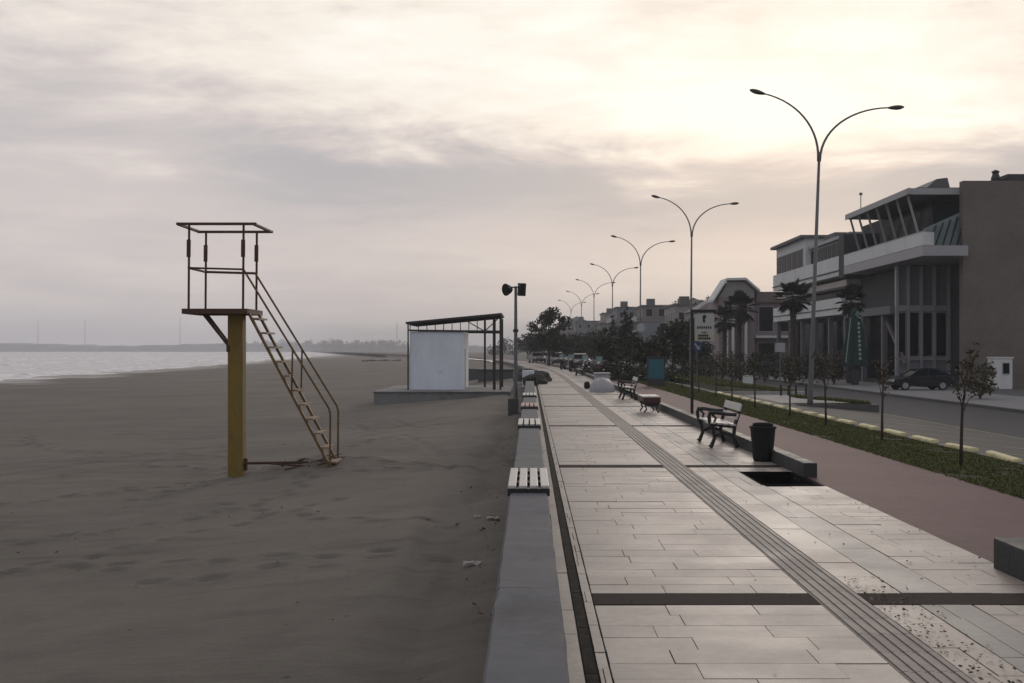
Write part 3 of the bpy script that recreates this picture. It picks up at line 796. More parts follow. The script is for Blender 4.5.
for k in range(11):
    f = (k + .55) / 11; x, z = X0 + (X1 - X0) * f, Z0 + (Z1 - Z0) * f
    MB().box(x - .05, x + .13, 23.16, 23.94, z - .018, z + .018).build('step', 'step', root)
for yy in (23.08, 24.04):
    h = MB().tube([(-5.81, yy, 3.33), (-4.08, yy, .52), (-4.05, yy, .40), (-4.06, yy, -.62)], .021, 8)
    fm_ = .52; h.tube([(X0 + (X1 - X0) * fm_, yy, Z0 + (Z1 - Z0) * fm_), (X0 + (X1 - X0) * fm_ + .02, yy, 1.72)], .019, 7)
    h.build('handrail', 'rust_yellow', root)
p = MB().tube([(-5.93, 23.5, -.64), (-4.65, 23.9, -.66)], .028, 8).tube([(-5.9, 23.6, -.80), (-5.9, 23.62, -.55)], .04, 8).tube([(-5.4, 23.65, -.66), (-4.5, 23.6, -.72)], .02, 7)
p.build('base_rail', 'rust', root)
d = MB()
for k in range(14):
    x, y = random.uniform(-5.3, -4.15), random.uniform(23.2, 24.3); a = random.uniform(-.5, .5) + (.4 if k % 3 else 1.8); L = random.uniform(.2, .6)
    z = float(sand_z(np.array(x), np.array(y))) + .02
    d.tube([(x, y, z), (x + L * .5 * math.cos(a), y + L * .5 * math.sin(a), z + random.uniform(.0, .07)), (x + L * math.cos(a), y + L * math.sin(a), z + random.uniform(0, .09))], [.016, .013, .006], 5)
tag(d.build('driftwood', 'driftwood', origin=(-4.7, 23.7, -.8)), 'tangle of dark driftwood sticks at the foot of the lookout steps', 'driftwood')

# paper scraps beside the wall
for (x, y, lab, s_) in ((-.62, 12.2, 'small white paper scrap on the sand nearest the camera', .12), (-.50, 15.3, 'crumpled pale litter on the sand close to the sea wall', .10), (-.72, 15.6, 'tiny pale scrap left of the crumpled litter by the sea wall', .06)):
    z = float(sand_z(np.array(x), np.array(y))) + .012; q = MB(); g = 4
    for i in range(g):
        for j in range(g):
            def pp(a, c): return (x + (a - g / 2) * s_ / g * 1.6, y + (c - g / 2) * s_ / g, z + .03 * abs(math.sin(a * 2.1 + c * 1.7)) * s_ / .1)
            q.poly([pp(i, j), pp(i + 1, j), pp(i + 1, j + 1), pp(i, j + 1)])
    o = q.build('paper_scrap', 'scrap', origin=(x, y, z)); md = o.modifiers.new('thick', 'SOLIDIFY'); md.thickness = .004
    tag(o, lab, 'litter', 'litter on the sand')

# ------------------------------------------------------------------ beach shed on its platform
o = MB().box(-7.55, -.95, 55.0, 64.5, -2.2, -.36).box(-7.62, -.95, 54.93, 64.55, -.36, -.30).build('concrete_platform', 'concrete', origin=(-4.2, 55, -1), bevel=.02)
tag(o, 'grey concrete platform under the white beach shed', 'platform')
root = empty('beach_shed', (-4.6, 57, -.30), 'white walled beach shed with sloping dark roof and open steel bay', 'shed')
MB().box(-6.02, -3.32, 57.0, 61.4, -.29, 2.62).build('wall', 'white_wall', root)
MB().box(-3.318, -3.30, 57.8, 58.7, -.29, 1.75).build('door', 'frame', root)
def roofz(x): return 3.0 + (x + 6.2) * .094
rf = MB().prism([(-6.2, roofz(-6.2)), (-1.40, roofz(-1.4)), (-1.40, roofz(-1.4) + .10), (-6.2, roofz(-6.2) + .10)], 'y', 56.7, 62.2)
rf.build('roof', 'dark_metal', root)
for (x, y, r_, zt) in ((-1.48, 57.0, .05, 3.40), (-1.80, 57.3, .075, 3.36), (-2.44, 61.6, .055, 3.3), (-1.5, 61.6, .05, 3.38), (-6.1, 56.95, .035, 3.0)):
    MB().box(x - r_, x + r_, y - r_, y + r_, -.295, zt).build('post', 'dark_metal', root)
p = MB().bar((-6.05, 56.93, 2.68), (-1.45, 56.93, 2.63), .06, .09).bar((-6.05, 61.6, 2.68), (-1.45, 61.6, 2.63), .06, .09)
p.bar((-3.3, 56.93, 3.22), (-2.3, 56.93, 2.66), .05).bar((-2.2, 56.93, 2.70), (-1.5, 56.93, 3.36), .05)
for k in range(9): x = -6.0 + k * .42; p.bar((x, 56.93, 2.70), (x, 56.93, roofz(x) + .02), .04)
for y in (57.6, 58.9, 60.2): p.bar((-6.05, y, roofz(-6.05) - .05), (-1.45, y, roofz(-1.45) - .05), .05, .08)
p.build('truss', 'dark_metal', root)
tag(MB().box(-3.75, -1.2, 82, 84.5, -1.5, .22).box(-3.85, -1.15, 81.9, 84.6, .22, .32).build('concrete_block', 'dark_concrete', origin=(-2.4, 82, -.6), bevel=.02), 'low dark concrete block on the sand behind the shed', 'block')
tag(MB().box(-6.3, -3.2, 92, 94.5, -1.5, .18).build('concrete_block', 'dark_concrete', origin=(-4.8, 92, -.6), bevel=.02), 'second grey concrete block, farther off behind the shed bay', 'block')

# floodlight mast beside the wall
root = empty('floodlight_mast', (-.52, 41.4, -.5), 'slim mast with two floodlights beside the end of the sea wall', 'floodlight')
MB().tube([(-.52, 41.4, -.9), (-.52, 41.4, 1.9), (-.52, 41.4, 4.02)], [.072, .066, .048], 10).build('pole', 'galv', root)
MB().tube([(-.52, 41.4, 2.35), (-.52, 41.4, 2.45)], .10, 10).build('collar', 'dark_metal', root)
MB().box(-.80, -.42, 41.1, 41.5, -.8, -.05).build('base_box', 'dark_concrete', root, bevel=.02)
MB().bar((-.74, 41.4, 3.98), (-.30, 41.4, 3.98), .05).build('crossbar', 'dark_metal', root)
for sx, lab in ((-1, 0), (1, 0)):
    cx_ = -.52 + sx * (.30 if sx < 0 else .22); r_ = .22 if sx < 0 else .15
    h = MB(); yaw = -.9 if sx < 0 else .5
    dirv = Vector((math.sin(yaw), -math.cos(yaw), -.12)).normalized(); c_ = Vector((cx_, 41.4, 3.90))
    if sx < 0:
        h.tube([c_ - dirv * .20, c_ - dirv * .12, c_ + dirv * .05, c_ + dirv * .09], [.07, .14, r_, r_ * 1.02], 18)
    else:
        h.bar(c_ - dirv * .1, c_ + dirv * .1, .24, .46)
    fl = h.build('floodlight', 'dark_metal', root)
    L = MB()
    if sx < 0: L.tube([c_ + dirv * .092, c_ + dirv * .10], r_ * .9, 18)
    else: L.bar(c_ + dirv * .102, c_ + dirv * .108, .20, .40)
    L.build('lens', 'lens', fl)

# stones and a pale block where the wall ends
o = MB().box(-.42, .22, 60.0, 60.8, -.3, .62).build('stone_block', 'white_wall', origin=(-.1, 60, 0), bevel=.04)
tag(o, 'pale cube of stone behind the floodlight mast', 'block')
def rock(x, y, z, r_, lab):
    q = MB(); n1_, n2_ = 8, 12; sd = random.random() * 50
    for i in range(n1_ + 1):
        for j in range(n2_):
            th, ph = math.pi * i / n1_, 2 * math.pi * j / n2_
            d_ = Vector((math.sin(th) * math.cos(ph), math.sin(th) * math.sin(ph), math.cos(th)))
            k_ = r_ * (1 + .28 * math.sin(3 * d_.x + sd) * math.cos(4 * d_.y + sd) + .15 * math.sin(7 * d_.z + 5 * d_.x + sd))
            q.v.append((x + d_.x * k_ * 1.2, y + d_.y * k_, z + max(-.3 * r_, d_.z * k_ * .75)))
    for i in range(n1_):
        for j in range(n2_):
            q.f.append((i * n2_ + j, (i + 1) * n2_ + j, (i + 1) * n2_ + (j + 1) % n2_, i * n2_ + (j + 1) % n2_))
    return tag(q.build('boulder', 'rock', origin=(x, y, z), fix=True), lab, 'boulder', 'boulders at the promenade edge')
rock(.25, 57, .1, .55, 'dark boulder at the promenade edge, nearest of the rock line')
rock(.45, 62, .1, .60, 'dark boulder bulging into the promenade beside the pale stone cube')
rock(-.2, 66, .05, .6, 'dark boulder behind the pale stone cube')
rock(.2, 71, .0, .55, 'dark boulder second farthest along the promenade edge')
rock(-.3, 78, .0, .55, 'farthest dark boulder along the promenade edge')
shrub(.0, 54, .7, 1.0, 'low dark bush growing at the end of the sea wall', 'leaf_dark', 500, .06, -.15)
b = MB()
for (y0, y1) in ((46.2, 56), (66, 80), (80, 95), (95, 110), (110, 125), (125, 140), (140, 160), (160, 185)):
    b.prism([(-.12 + bend(y0), y0), (.16 + bend(y0), y0), (.16 + bend(y1), y1), (-.12 + bend(y1), y1)], 'z', -1, .12)
tag(b.build('edge_wall', 'dark_concrete', origin=(0, 50, 0)), 'low dark edging that carries the sea wall on into the distance', 'wall')

# ------------------------------------------------------------------ benches, bin
def bench(X, Y, rz, label):
    """sits facing -X, length along Y, its front legs at x=-.42"""
    root = empty('park_bench', (X, Y, 0), label, 'bench', 'benches along the kerb', rz)
    for yy in (-.68, .68):
        L = MB()
        L.tube([(-.50, yy, .012), (-.47, yy, .05), (-.42, yy, .18), (-.44, yy, .32), (-.49, yy, .42)], [.045, .036, .031, .033, .038], 8)
        L.tube([(-.02, yy, .012), (-.045, yy, .06), (-.09, yy, .22), (-.07, yy, .40), (.0, yy, .60), (.06, yy, .80)], [.045, .038, .033, .033, .032, .030], 8)
        L.tube([(-.49, yy, .41), (-.30, yy, .385), (-.09, yy, .37)], .024, 8)
        L.tube([(-.43, yy, .20), (-.28, yy, .26), (-.09, yy, .22)], [.022, .028, .022], 7)
        e = L.build('leg', 'black_iron'); e.parent = root
        A = MB().tube([(-.50, yy, .42), (-.52, yy, .54), (-.50, yy, .61), (-.40, yy, .615), (-.2, yy, .585), (-.005, yy, .575)], [.03, .034, .042, .034, .03, .03], 8)
        A.tube([(-.44, yy, .42), (-.40, yy, .52), (-.46, yy, .58)], .022, 6)
        a = A.build('armrest', 'black_iron'); a.parent = root
    for k in range(4):
        x = -.50 + k * .112; z = .425 - k * .012
        s_ = MB().box(x, x + .095, -.78, .78, z, z + .032).build('seat_slat', 'slat_white', bevel=.006); s_.parent = root
    for (za, zb, xx) in ((.50, .60, -.045), (.645, .775, .012)):
        s_ = MB().prism([(xx - .03, za), (xx, za - .008), (xx + .035, zb - .008), (xx + .005, zb)], 'y', -.78, .78).build('back_slat', 'slat_white', bevel=.004); s_.parent = root
    return root
bench(3.62, 20.4, 0, 'nearest cast iron bench with pale slats beside the black bin')
bench(3.62, 39.3, 0, 'far cast iron bench with pale slats next to the grey dome')
bench(3.55, 76.0, 0, 'farthest bench, small beside the parked scooters')
root = empty('backless_bench', (3.28, 31.3, 0), 'backless bench with pale top and dark red sides between the two iron benches', 'bench', 'benches along the kerb')
for k in range(4):
    x = -.24 + k * .122; o = MB().box(x, x + .105, -.7, .7, .42, .455).build('seat_slat', 'slat_white', bevel=.006); o.parent = root
M['red_iron'] = pm('dark_red_paint', (.055, .016, .016), .5, .2, 5, .1)
for yy in (-.55, .55):
    o = MB().prism([(-.24, .42), (-.20, .22), (-.10, .18), (.10, .18), (.20, .22), (.24, .42)], 'y', yy - .02, yy + .02).tube([(-.17, yy, .20), (-.13, yy, .10), (-.20, yy, .01)], .022, 7).tube([(.17, yy, .20), (.13, yy, .10), (.20, yy, .01)], .022, 7).build('leg', 'black_iron'); o.parent = root
o = MB().box(-.235, -.215, -.68, .68, .30, .418).box(.215, .235, -.68, .68, .30, .418).box(-.23, .23, -.70, -.68, .27, .418).build('side_panel', 'red_iron'); o.parent = root

root = empty('litter_bin', (3.56, 17.4, 0), 'black tapered litter bin standing against the dark kerb', 'bin')
o = MB().lathe([(.135, 0), (.145, .03), (.15, .04), (.19, .50), (.205, .505), (.205, .535), (.185, .54), (.17, .50), (.13, .06)], n=28).build('body', 'bin', smooth=False); o.parent = root
o = MB().lathe([(.135, .535), (.15, .54), (.155, .575), (.145, .585), (.128, .58), (.125, .54)], n=28).build('rim', 'bin'); o.parent = root

# grey dome on the paving and a few bits
def dome(X, Y, rx, ry, h, lab):
    q = MB(); n1_, n2_ = 9, 28
    for i in range(n1_ + 1):
        th = math.pi / 2 * i / n1_
        for j in range(n2_):
            ph = 2 * math.pi * j / n2_; k_ = 1 + .05 * math.sin(4 * ph) * math.cos(th) + .03 * math.sin(9 * ph + i)
            q.v.append((X + rx * math.cos(th) ** .8 * math.cos(ph) * k_ if i < n1_ else X, Y + ry * math.cos(th) ** .8 * math.sin(ph) * k_ if i < n1_ else Y, h * math.sin(th) * (1 + .04 * math.sin(3 * ph))))
    for i in range(n1_):
        for j in range(n2_):
            q.f.append((i * n2_ + j, i * n2_ + (j + 1) % n2_, (i + 1) * n2_ + (j + 1) % n2_, (i + 1) * n2_ + j))
    return tag(q.build('covered_heap', 'tarp', origin=(X, Y, 0), smooth=True), lab, 'covered heap')
dome(bx(602, 46.5), 46.5, .52, .8, .56, 'low pale grey dome-shaped cover on the paving')
o = MB().box(2.9, 3.55, 50.5, 51.6, .0, .62).box(2.86, 3.59, 50.46, 51.64, .62, .68).build('low_box', 'tarp', origin=(3.2, 51, 0), bevel=.02)
tag(o, 'flat pale grey box behind the dome-shaped cover', 'box')
o = MB().lathe([(.10, 0), (.14, .12), (.12, .26), (.05, .32)], (bx(587, 50), 50, 0), 12).build('small_bag', 'bin', origin=(bx(587, 50), 50, 0))
tag(o, 'small dark bag on the paving left of the dome', 'bag')

# ------------------------------------------------------------------ street lamps
def lamp(label, X, Y, first=[None]):
    z = gz(X)
    if first[0] is None:
        root = empty('street_lamp', (0, 0, 0), label, 'street lamp', 'double armed street lamps along the road')
        o = MB().tube([(0, 0, 0), (0, 0, .3), (0, 0, 3), (0, 0, 9.85)], [.125, .11, .085, .052], 12).build('pole', 'galv', smooth=True); o.parent = root
        o = MB().box(-.2, .2, -.2, .2, 0, .04).build('base_plate', 'galv'); o.parent = root
        o = MB().box(-.05, .05, -.115, -.10, .8, 1.2).build('hatch', 'galv'); o.parent = root
        for sx, hh, ex in ((-1, 2.60, 2.80), (1, 2.18, 2.78)):
            n = 14; pts_ = []
            for i in range(n + 1):
                u = math.pi / 2 * i / n * (.86 if sx < 0 else .96)
                pts_.append((sx * (.03 + ex * (1 - math.cos(u))), 0, 9.5 + hh * math.sin(u) ** .92))
            a = MB().tube(pts_, [.05 - .022 * i / n for i in range(n + 1)], 8).build('arm', 'galv', smooth=True); a.parent = root
            e = Vector(pts_[-1]); d_ = (e - Vector(pts_[-2])).normalized()
            H = MB(); nrm = Vector((-d_.z, 0, d_.x)) * (1 if sx > 0 else -1)
            ra = [.035, .075, .10, .11, .095, .04]; k0 = len(H.v)
            for i, rr in enumerate(ra):
                c_ = e + d_ * (-.05 + .125 * i)
                for j in range(10):
                    th = 2 * math.pi * j / 10; H.v.append(tuple(c_ + Vector((0, 1, 0)) * math.cos(th) * rr * 1.25 + nrm * math.sin(th) * rr * (.75 if math.sin(th) > 0 else .9)))
            for i in range(5):
                for j in range(10): H.f.append((k0 + i * 10 + j, k0 + i * 10 + (j + 1) % 10, k0 + (i + 1) * 10 + (j + 1) % 10, k0 + (i + 1) * 10 + j))
            H.f.append(tuple(range(k0, k0 + 10))); H.f.append(tuple(range(k0 + 50, k0 + 60)))
            h_ = H.build('lamp_head', 'lamp_head', smooth=True); h_.parent = root
        first[0] = root
    else:
        root = copy_tree(first[0]); root['label'] = label
    root.location = (X, Y, z)
    return root
LAMPS = [(810, 44.1, 2.1, 'nearest and tallest looking double armed lamp, leaning slightly, at the parking bay'), (690.5, 74, .45, 'second double armed lamp, its pole passing behind the notice sign'),
         (640, 100.5, .3, 'third double armed lamp from the camera, above the far houses'), (612.5, 133, 0, 'fourth double armed lamp from the camera'),
         (594, 163, 0, 'fifth double armed lamp, left of the dark cypress trees'), (581.5, 196, 0, 'sixth double armed lamp, second farthest'), (571, 232, 0, 'farthest double armed lamp, right beside the big tree')]
for px, Y, tilt, lab in LAMPS:
    o = lamp(lab, bx(px, Y), Y); o.rotation_euler = (0, R(tilt), 0)
    if Y > 50: o.scale = (.95, .95, 1.0)

# ------------------------------------------------------------------ young trees, kerb stones, bollards
YT = [(961, 18.2, 1.98, 'leaf_olive', 'nearest young tree with a thin stem and olive leaves, by the grass edge'), (882, 23.6, 1.9, 'leaf_dry', 'young tree with brown sparse leaves in front of the dark parked car'),
      (826, 28.2, 2.1, 'leaf_olive', 'young tree with dull olive crown just right of the tall lamp pole'), (790, 32.3, 1.9, 'leaf_olive', 'young tree just left of the tall lamp pole'),
      (755, 37, 1.9, 'leaf_mid', 'young tree behind the nearest bench back'), (732, 41, 1.8, 'leaf_olive', 'young tree standing left of the nearest bench back'),
      (716, 45.5, 1.8, 'leaf_mid', 'young tree right of the notice sign'), (699, 50, 1.8, 'leaf_olive', 'young tree right behind the notice sign pole'), (682, 55.5, 1.8, 'leaf_mid', 'young tree left of the notice sign pole, right of the teal board')]
for px, Y, h, mt, lab in YT:
    X = bx(px, Y); tree(X, Y, h, h * .27, lab, 'young tree', 'young trees in the grass strip', mt, 120, .045, .5, 'sparse', name='young_tree', trunk_r=.026)
kb = None
for k in range(18):
    Y = 16.4 + k * 2.02; X = 8.5
    if kb is None:
        prof = [(-.10, -.02), (.10, -.02), (.095, .065), (.06, .09), (-.06, .09), (-.095, .065)]
        kb = MB().prism(prof, 'y', -.64, .64).build('kerb_stone', 'yellow_kerb', bevel=.03)
        tag(kb, 'yellowish painted kerb stone in the row between grass and parking', 'kerb stone', 'yellow kerb stones beside the grass'); o = kb
    else:
        o = kb.copy(); col.objects.link(o)
    o.location = (X + random.uniform(-.015, .015), Y, gz(X) + .012); o.rotation_euler = (random.gauss(0, .01), random.gauss(0, .03), random.gauss(0, .012))
for px, lab in ((781, 'leftmost of the four short black bollards on the crossing'), (788.5, 'second black bollard from the left on the crossing'), (796, 'third black bollard from the left on the crossing'), (806, 'black bollard standing right behind the tall lamp pole')):
    Y = 54.6; o = MB().lathe([(.075, 0), (.075, .04), (.055, .05), (.05, .40), (.065, .41), (.065, .45), (.04, .50)], (bx(px, Y), Y, -.47), 12).build('bollard', 'black_iron', origin=(bx(px, Y), Y, -.47))
    tag(o, lab, 'bollard', 'bollards on the crossing')

# ------------------------------------------------------------------ signs and boards
X, Y = 4.17, 29.3
root = empty('notice_sign', (X, Y, gz(X)), 'tall black post with a hanging pale notice board beside the red path', 'sign')
MB().box(X - .035, X + .035, Y - .035, Y + .035, gz(X) - .05, 2.74).build('post', 'black_iron', root)
MB().box(X + .036, X + .62, Y - .03, Y + .03, 2.66, 2.74).box(X + .56, X + .60, Y - .02, Y + .02, 2.62, 2.66).box(X + .08, X + .12, Y - .02, Y + .02, 2.62, 2.66).build('bracket', 'black_iron', root)
bd = MB().box(X + .07, X + .57, Y - .02, Y + .02, 1.93, 2.63).build('board', 'sign_face', root)
MB().box(X + .08, X + .56, Y - .026, Y - .021, 1.94, 2.20).build('lower_panel', 'sign_low', bd)
g = MB()
g.prism([(X + .28, 2.41), (X + .34, 2.41), (X + .33, 2.50), (X + .37, 2.56), (X + .35, 2.60), (X + .29, 2.60), (X + .27, 2.54)], 'y', Y - .028, Y - .024)
for k in range(7): g.box(X + .13 + k * .055, X + .165 + k * .055, Y - .028, Y - .024, 2.245 + .01 * (k % 2), 2.31)
for k in range(3): g.box(X + .25 + k * .045, X + .28 + k * .045, Y - .032, Y - .028, 2.13, 2.17)
for r_ in range(2):
    for k in range(6 - r_): g.box(X + .15 + k * .055, X + .195 + k * .055, Y - .032, Y - .028, 1.97 + r_ * .075, 2.025 + r_ * .075)
g.build('lettering', 'black_iron', bd)
# blue round arrow sign far behind it
X, Y = bx(697, 78), 78
root = empty('round_sign', (X, Y, gz(X)), 'blue round road sign with white arrow behind the notice sign', 'road sign')
MB().tube([(X, Y, gz(X)), (X, Y, 2.35)], .035, 8).build('post', 'galv', root)
q = MB(); n = 24; q.prism([(X + .36 * math.cos(2 * math.pi * i / n), 1.95 + .36 * math.sin(2 * math.pi * i / n)) for i in range(n)], 'y', Y - .06, Y - .04)
dsc = q.build('disc', 'blue', root)
MB().prism([(X - .20, 2.12), (X - .13, 2.19), (X + .09, 1.93), (X + .17, 2.0), (X + .2, 1.72), (X - .07, 1.76), (X + .0, 1.84)], 'y', Y - .066, Y - .062).build('arrow', 'white_mark', dsc)
# white round sign and plain square sign
X, Y = bx(641, 92), 92
root = empty('round_sign', (X, Y, gz(X)), 'white round road sign at the left edge of the pale billboard', 'road sign')
MB().tube([(X, Y, gz(X)), (X, Y, 3.7)], .04, 8).build('post', 'galv', root)
q = MB(); q.prism([(X + .42 * math.cos(2 * math.pi * i / n), 3.5 + .42 * math.sin(2 * math.pi * i / n)) for i in range(n)], 'y', Y - .06, Y - .04)
dsc = q.build('disc', 'bluegrey', root)
q = MB(); q.prism([(X + .34 * math.cos(2 * math.pi * i / n), 3.5 + .34 * math.sin(2 * math.pi * i / n)) for i in range(n)], 'y', Y - .066, Y - .062); q.build('face', 'sign_face', dsc)
X, Y = bx(780, 70), 70
root = empty('square_sign', (X, Y, gz(X)), 'small grey square sign on a thin post in front of the palm', 'road sign')
MB().tube([(X, Y, gz(X)), (X, Y, 2.1)], .035, 8).build('post', 'galv', root)
MB().box(X - .3, X + .3, Y - .06, Y - .04, 1.58, 2.14).build('plate', 'frame', root)
# billboard
X, Y = bx(651.5, 112), 112
root = empty('billboard', (X, Y, gz(X)), 'plain pale billboard among the trees left of the notice sign', 'billboard')
MB().box(X - .82, X + .82, Y - .08, Y + .04, 1.9, 4.4).build('panel', 'bluegrey', root)
for sx in (-.7, .7): MB().box(X + sx - .06, X + sx + .06, Y + .05, Y + .17, gz(X), 4.3).build('leg', 'galv', root)
MB().box(X - .86, X + .86, Y - .085, Y + .045, 4.4, 4.48).build('frame', 'galv', root)
# teal information board
X, Y = bx(656, 57), 57
root = empty('information_board', (X, Y, gz(X)), 'dark information board with a teal panel at the end of the red path', 'information board')
MB().box(X - .43, X + .43, Y - .08, Y + .08, gz(X), .20).build('stand', 'plaster_dark', root)
fr = MB().box(X - .46, X + .46, Y - .06, Y + .06, .202, 1.30).box(X - .48, X + .48, Y - .08, Y + .08, 1.30, 1.36).build('board', 'plaster_dark', root)
MB().box(X - .38, X + .40, Y - .068, Y - .061, .26, 1.24).build('panel', 'teal', fr)
# pale utility cabinet
X, Y = bx(748, 66), 66
root = empty('utility_cabinet', (X, Y, gz(X)), 'small pale utility cabinet on the far road edge', 'cabinet')
MB().box(X - .26, X + .26, Y - .2, Y + .2, gz(X), .15).build('body', 'plaster_pale', root); MB().box(X - .28, X + .28, Y - .22, Y + .22, .15, .2).build('lid', 'frame', root)

# ------------------------------------------------------------------ vehicles
def car(X, Y, rz, label, paint, z=None, kind='car', scale=1.0):
    """length 4.1 along local x, nose at -x"""
    root = empty('parked_car', (X, Y, gz(X) if z is None else z), label, 'car', 'parked cars', rz)
    low = [(-2.02, .35), (-2.05, .55), (-1.98, .72), (-1.2, .88), (-.9, .93), (1.7, .98), (2.0, .86), (2.04, .6), (2.0, .35), (1.62, .26), (-1.6, .26)]
    top = [(-1.0, .90), (-.30, 1.32), (.15, 1.42), (.75, 1.41), (1.35, 1.22), (1.78, .96)]
    q = MB(); k = len(q.v)
    for y, ins in ((-.80, .0), (-.86, .0), (.86, .0), (.80, .0)):
        s_ = .97 if abs(y) < .85 else 1
        q.v += [] 
    ring = lambda y, s_: [(x * s_, y, .26 + (zz_ - .26) * (s_ * .9 + .1)) for x, zz_ in low]
    ys_ = [(-.86, .96), (-.80, 1.0), (.80, 1.0), (.86, .96)]
    for y, s_ in ys_: q.v += ring(y, s_)
    n = len(low)
    for a in range(3):
        for i in range(n): q.f.append((a * n + i, a * n + (i + 1) % n, (a + 1) * n + (i + 1) % n, (a + 1) * n + i))
    q.f.append(tuple(range(n))); q.f.append(tuple(range(3 * n, 4 * n)))
    body = q.build('body', paint, bevel=.03); body.parent = root
    def cabin(yb, yt, inset):
        c = MB(); pts_ = [(x, zz_) for x, zz_ in top]
        vs = []
        for sgn in (-1, 1):
            for x, zz_ in pts_:
                f = (zz_ - .92) / .5; vs.append((x, sgn * (yb + (yt - yb) * max(0, f)), zz_ - inset))
        c.v = vs; m_ = len(pts_)
        for i in range(m_ - 1): c.f.append((i, i + 1, m_ + i + 1, m_ + i))
        c.f.append(tuple(range(m_))); c.f.append(tuple(range(m_, 2 * m_))); c.f.append((0, m_ - 1, 2 * m_ - 1, m_))
        return c
    g = cabin(.80, .60, .0).build('cabin_glass', 'glass'); g.parent = root
    rf = MB().prism([(-.34, 1.325), (.15, 1.425), (.75, 1.415), (1.36, 1.225), (1.37, 1.25), (.76, 1.445), (.14, 1.455), (-.36, 1.35)], 'y', -.615, .615)
    for sgn in (-1, 1):
        for (xa, za, xb, zb, ya, yb) in ((-1.0, .91, -.32, 1.33, .805, .635), (.35, .93, .35, 1.42, .80, .61), (1.78, .97, 1.33, 1.24, .80, .67)):
            rf.bar((xa, sgn * ya, za), (xb, sgn * yb, zb), .06, .05)
    r_ = rf.build('roof', paint); r_.parent = root
    for (x, y) in ((-1.28, -.78), (-1.28, .78), (1.25, -.78), (1.25, .78)):
        w_ = MB().tube([(x, y - .10, .31), (x, y + .10, .31)], .31, 18).build('wheel', 'tyre'); w_.parent = root
        s_ = -1 if y < 0 else 1; rm = MB().tube([(x, y + s_ * .10, .31), (x, y + s_ * .108, .31)], .20, 14).build('rim', 'rim'); rm.parent = w_
    for y in (-.62, .62):
        h_ = MB().box(-2.06, -1.86, y - .17, y + .17, .58, .72).build('headlight', 'headlamp'); h_.parent = root
        h_ = MB().box(1.93, 2.05, y - .17, y + .17, .68, .86).build('tail_light', 'red_iron'); h_.parent = root
    root.scale = (scale,) * 3
    return root
car(bx(919, 73.5), 73.5, R(4), 'dark saloon car parked on the pavement before the tall windows', 'car_dark', -.875, scale=.97)

def scooter(X, Y, rz, label, paint):
    root = empty('motor_scooter', (X, Y, gz(X)), label, 'scooter', 'scooters parked at the promenade edge', rz)
    for x in (-.62, .62):
        w_ = MB().tube([(x, -.06, .25), (x, .06, .25)], .25, 16).build('wheel', 'tyre'); w_.parent = root
        rm = MB().tube([(x, -.066, .25), (x, .066, .25)], .13, 12).build('rim', 'rim'); rm.parent = w_
    b_ = MB().prism([(-.02, .42), (.2, .52), (.78, .62), (.86, .50), (.70, .34), (.3, .26), (-.40, .24), (-.46, .34), (-.52, .86), (-.44, .90), (-.36, .42)], 'y', -.16, .16).build('body', paint, bevel=.03); b_.parent = root
    s_ = MB().prism([(.05, .58), (.12, .70), (.4, .72), (.85, .74), (.88, .66), (.5, .60)], 'y', -.14, .14).build('seat', 'tyre', bevel=.03); s_.parent = root
    h_ = MB().tube([(-.42, -.36, 1.02), (-.5, -.1, .98), (-.5, .1, .98), (-.42, .36, 1.02)], .02, 7).tube([(-.62, 0, .28), (-.50, 0, .98)], .035, 8).build('handlebar', 'black_iron'); h_.parent = root
    l_ = MB().lathe([(.05, 0), (.11, .06), (.11, .14), (.04, .18)], (-.58, 0, .86), 12).build('headlight', 'headlamp'); l_.parent = root
    ws = MB().prism([(-.56, 1.02), (-.48, 1.34), (-.46, 1.34), (-.54, 1.02)], 'y', -.2, .2).build('windscreen', 'glass_green'); ws.parent = root
    return root
scooter(4.35, 68, R(62), 'dark red scooter, nearest of the parked scooters', 'car_red')
scooter(3.9, 79, R(80), 'scooter with white front shield behind the dark red scooter', 'car_white')
scooter(3.4, 90, R(70), 'dark scooter, third in the row along the promenade edge', 'car_dark')
scooter(2.9, 100, R(75), 'grey scooter, farthest in the row along the promenade edge', 'car_grey')
car(6.9, 106, R(95), 'dark car parked beyond the scooters', 'car_dark', gz(7))
car(5.2, 118, R(95), 'dark grey car parked left of the dark car beyond the scooters', 'car_grey', gz(6))
car(3.0, 128, R(100), 'dusty grey car parked under the big tree at the bend', 'car_grey', 0)
car(bx(537, 150), 150, R(100), 'pale grey car at the far end of the promenade', 'car_grey', 0)
car(bx(548, 165), 165, R(100), 'dark car farthest away beneath the trees', 'car_dark', 0)

# ------------------------------------------------------------------ main building with overhanging balcony and brick end
root = empty('office_building', (31, 82, -1), 'large modern building with brown brick end, white balcony bands and raked roof struts', 'building')
MB().box(34.0, 60, 83, 100, 8.3, 13.7).box(34, 60, 83, 89.6, -1.1, 8.3).box(35, 60, 83.4, 100, 13.7, 14.6).build('wall', 'plaster_dark', root)
BR = MB().box(31.2, 60, 82, 82.7, -1.1, 13.9).build('brick_end', 'brick', root)
MB().box(30.0, 60, 90.0, 132, -1.1, 8.2).box(30.2, 60, 101, 132.2, 8.2, 12.2).build('wall', 'plaster_dark', root)
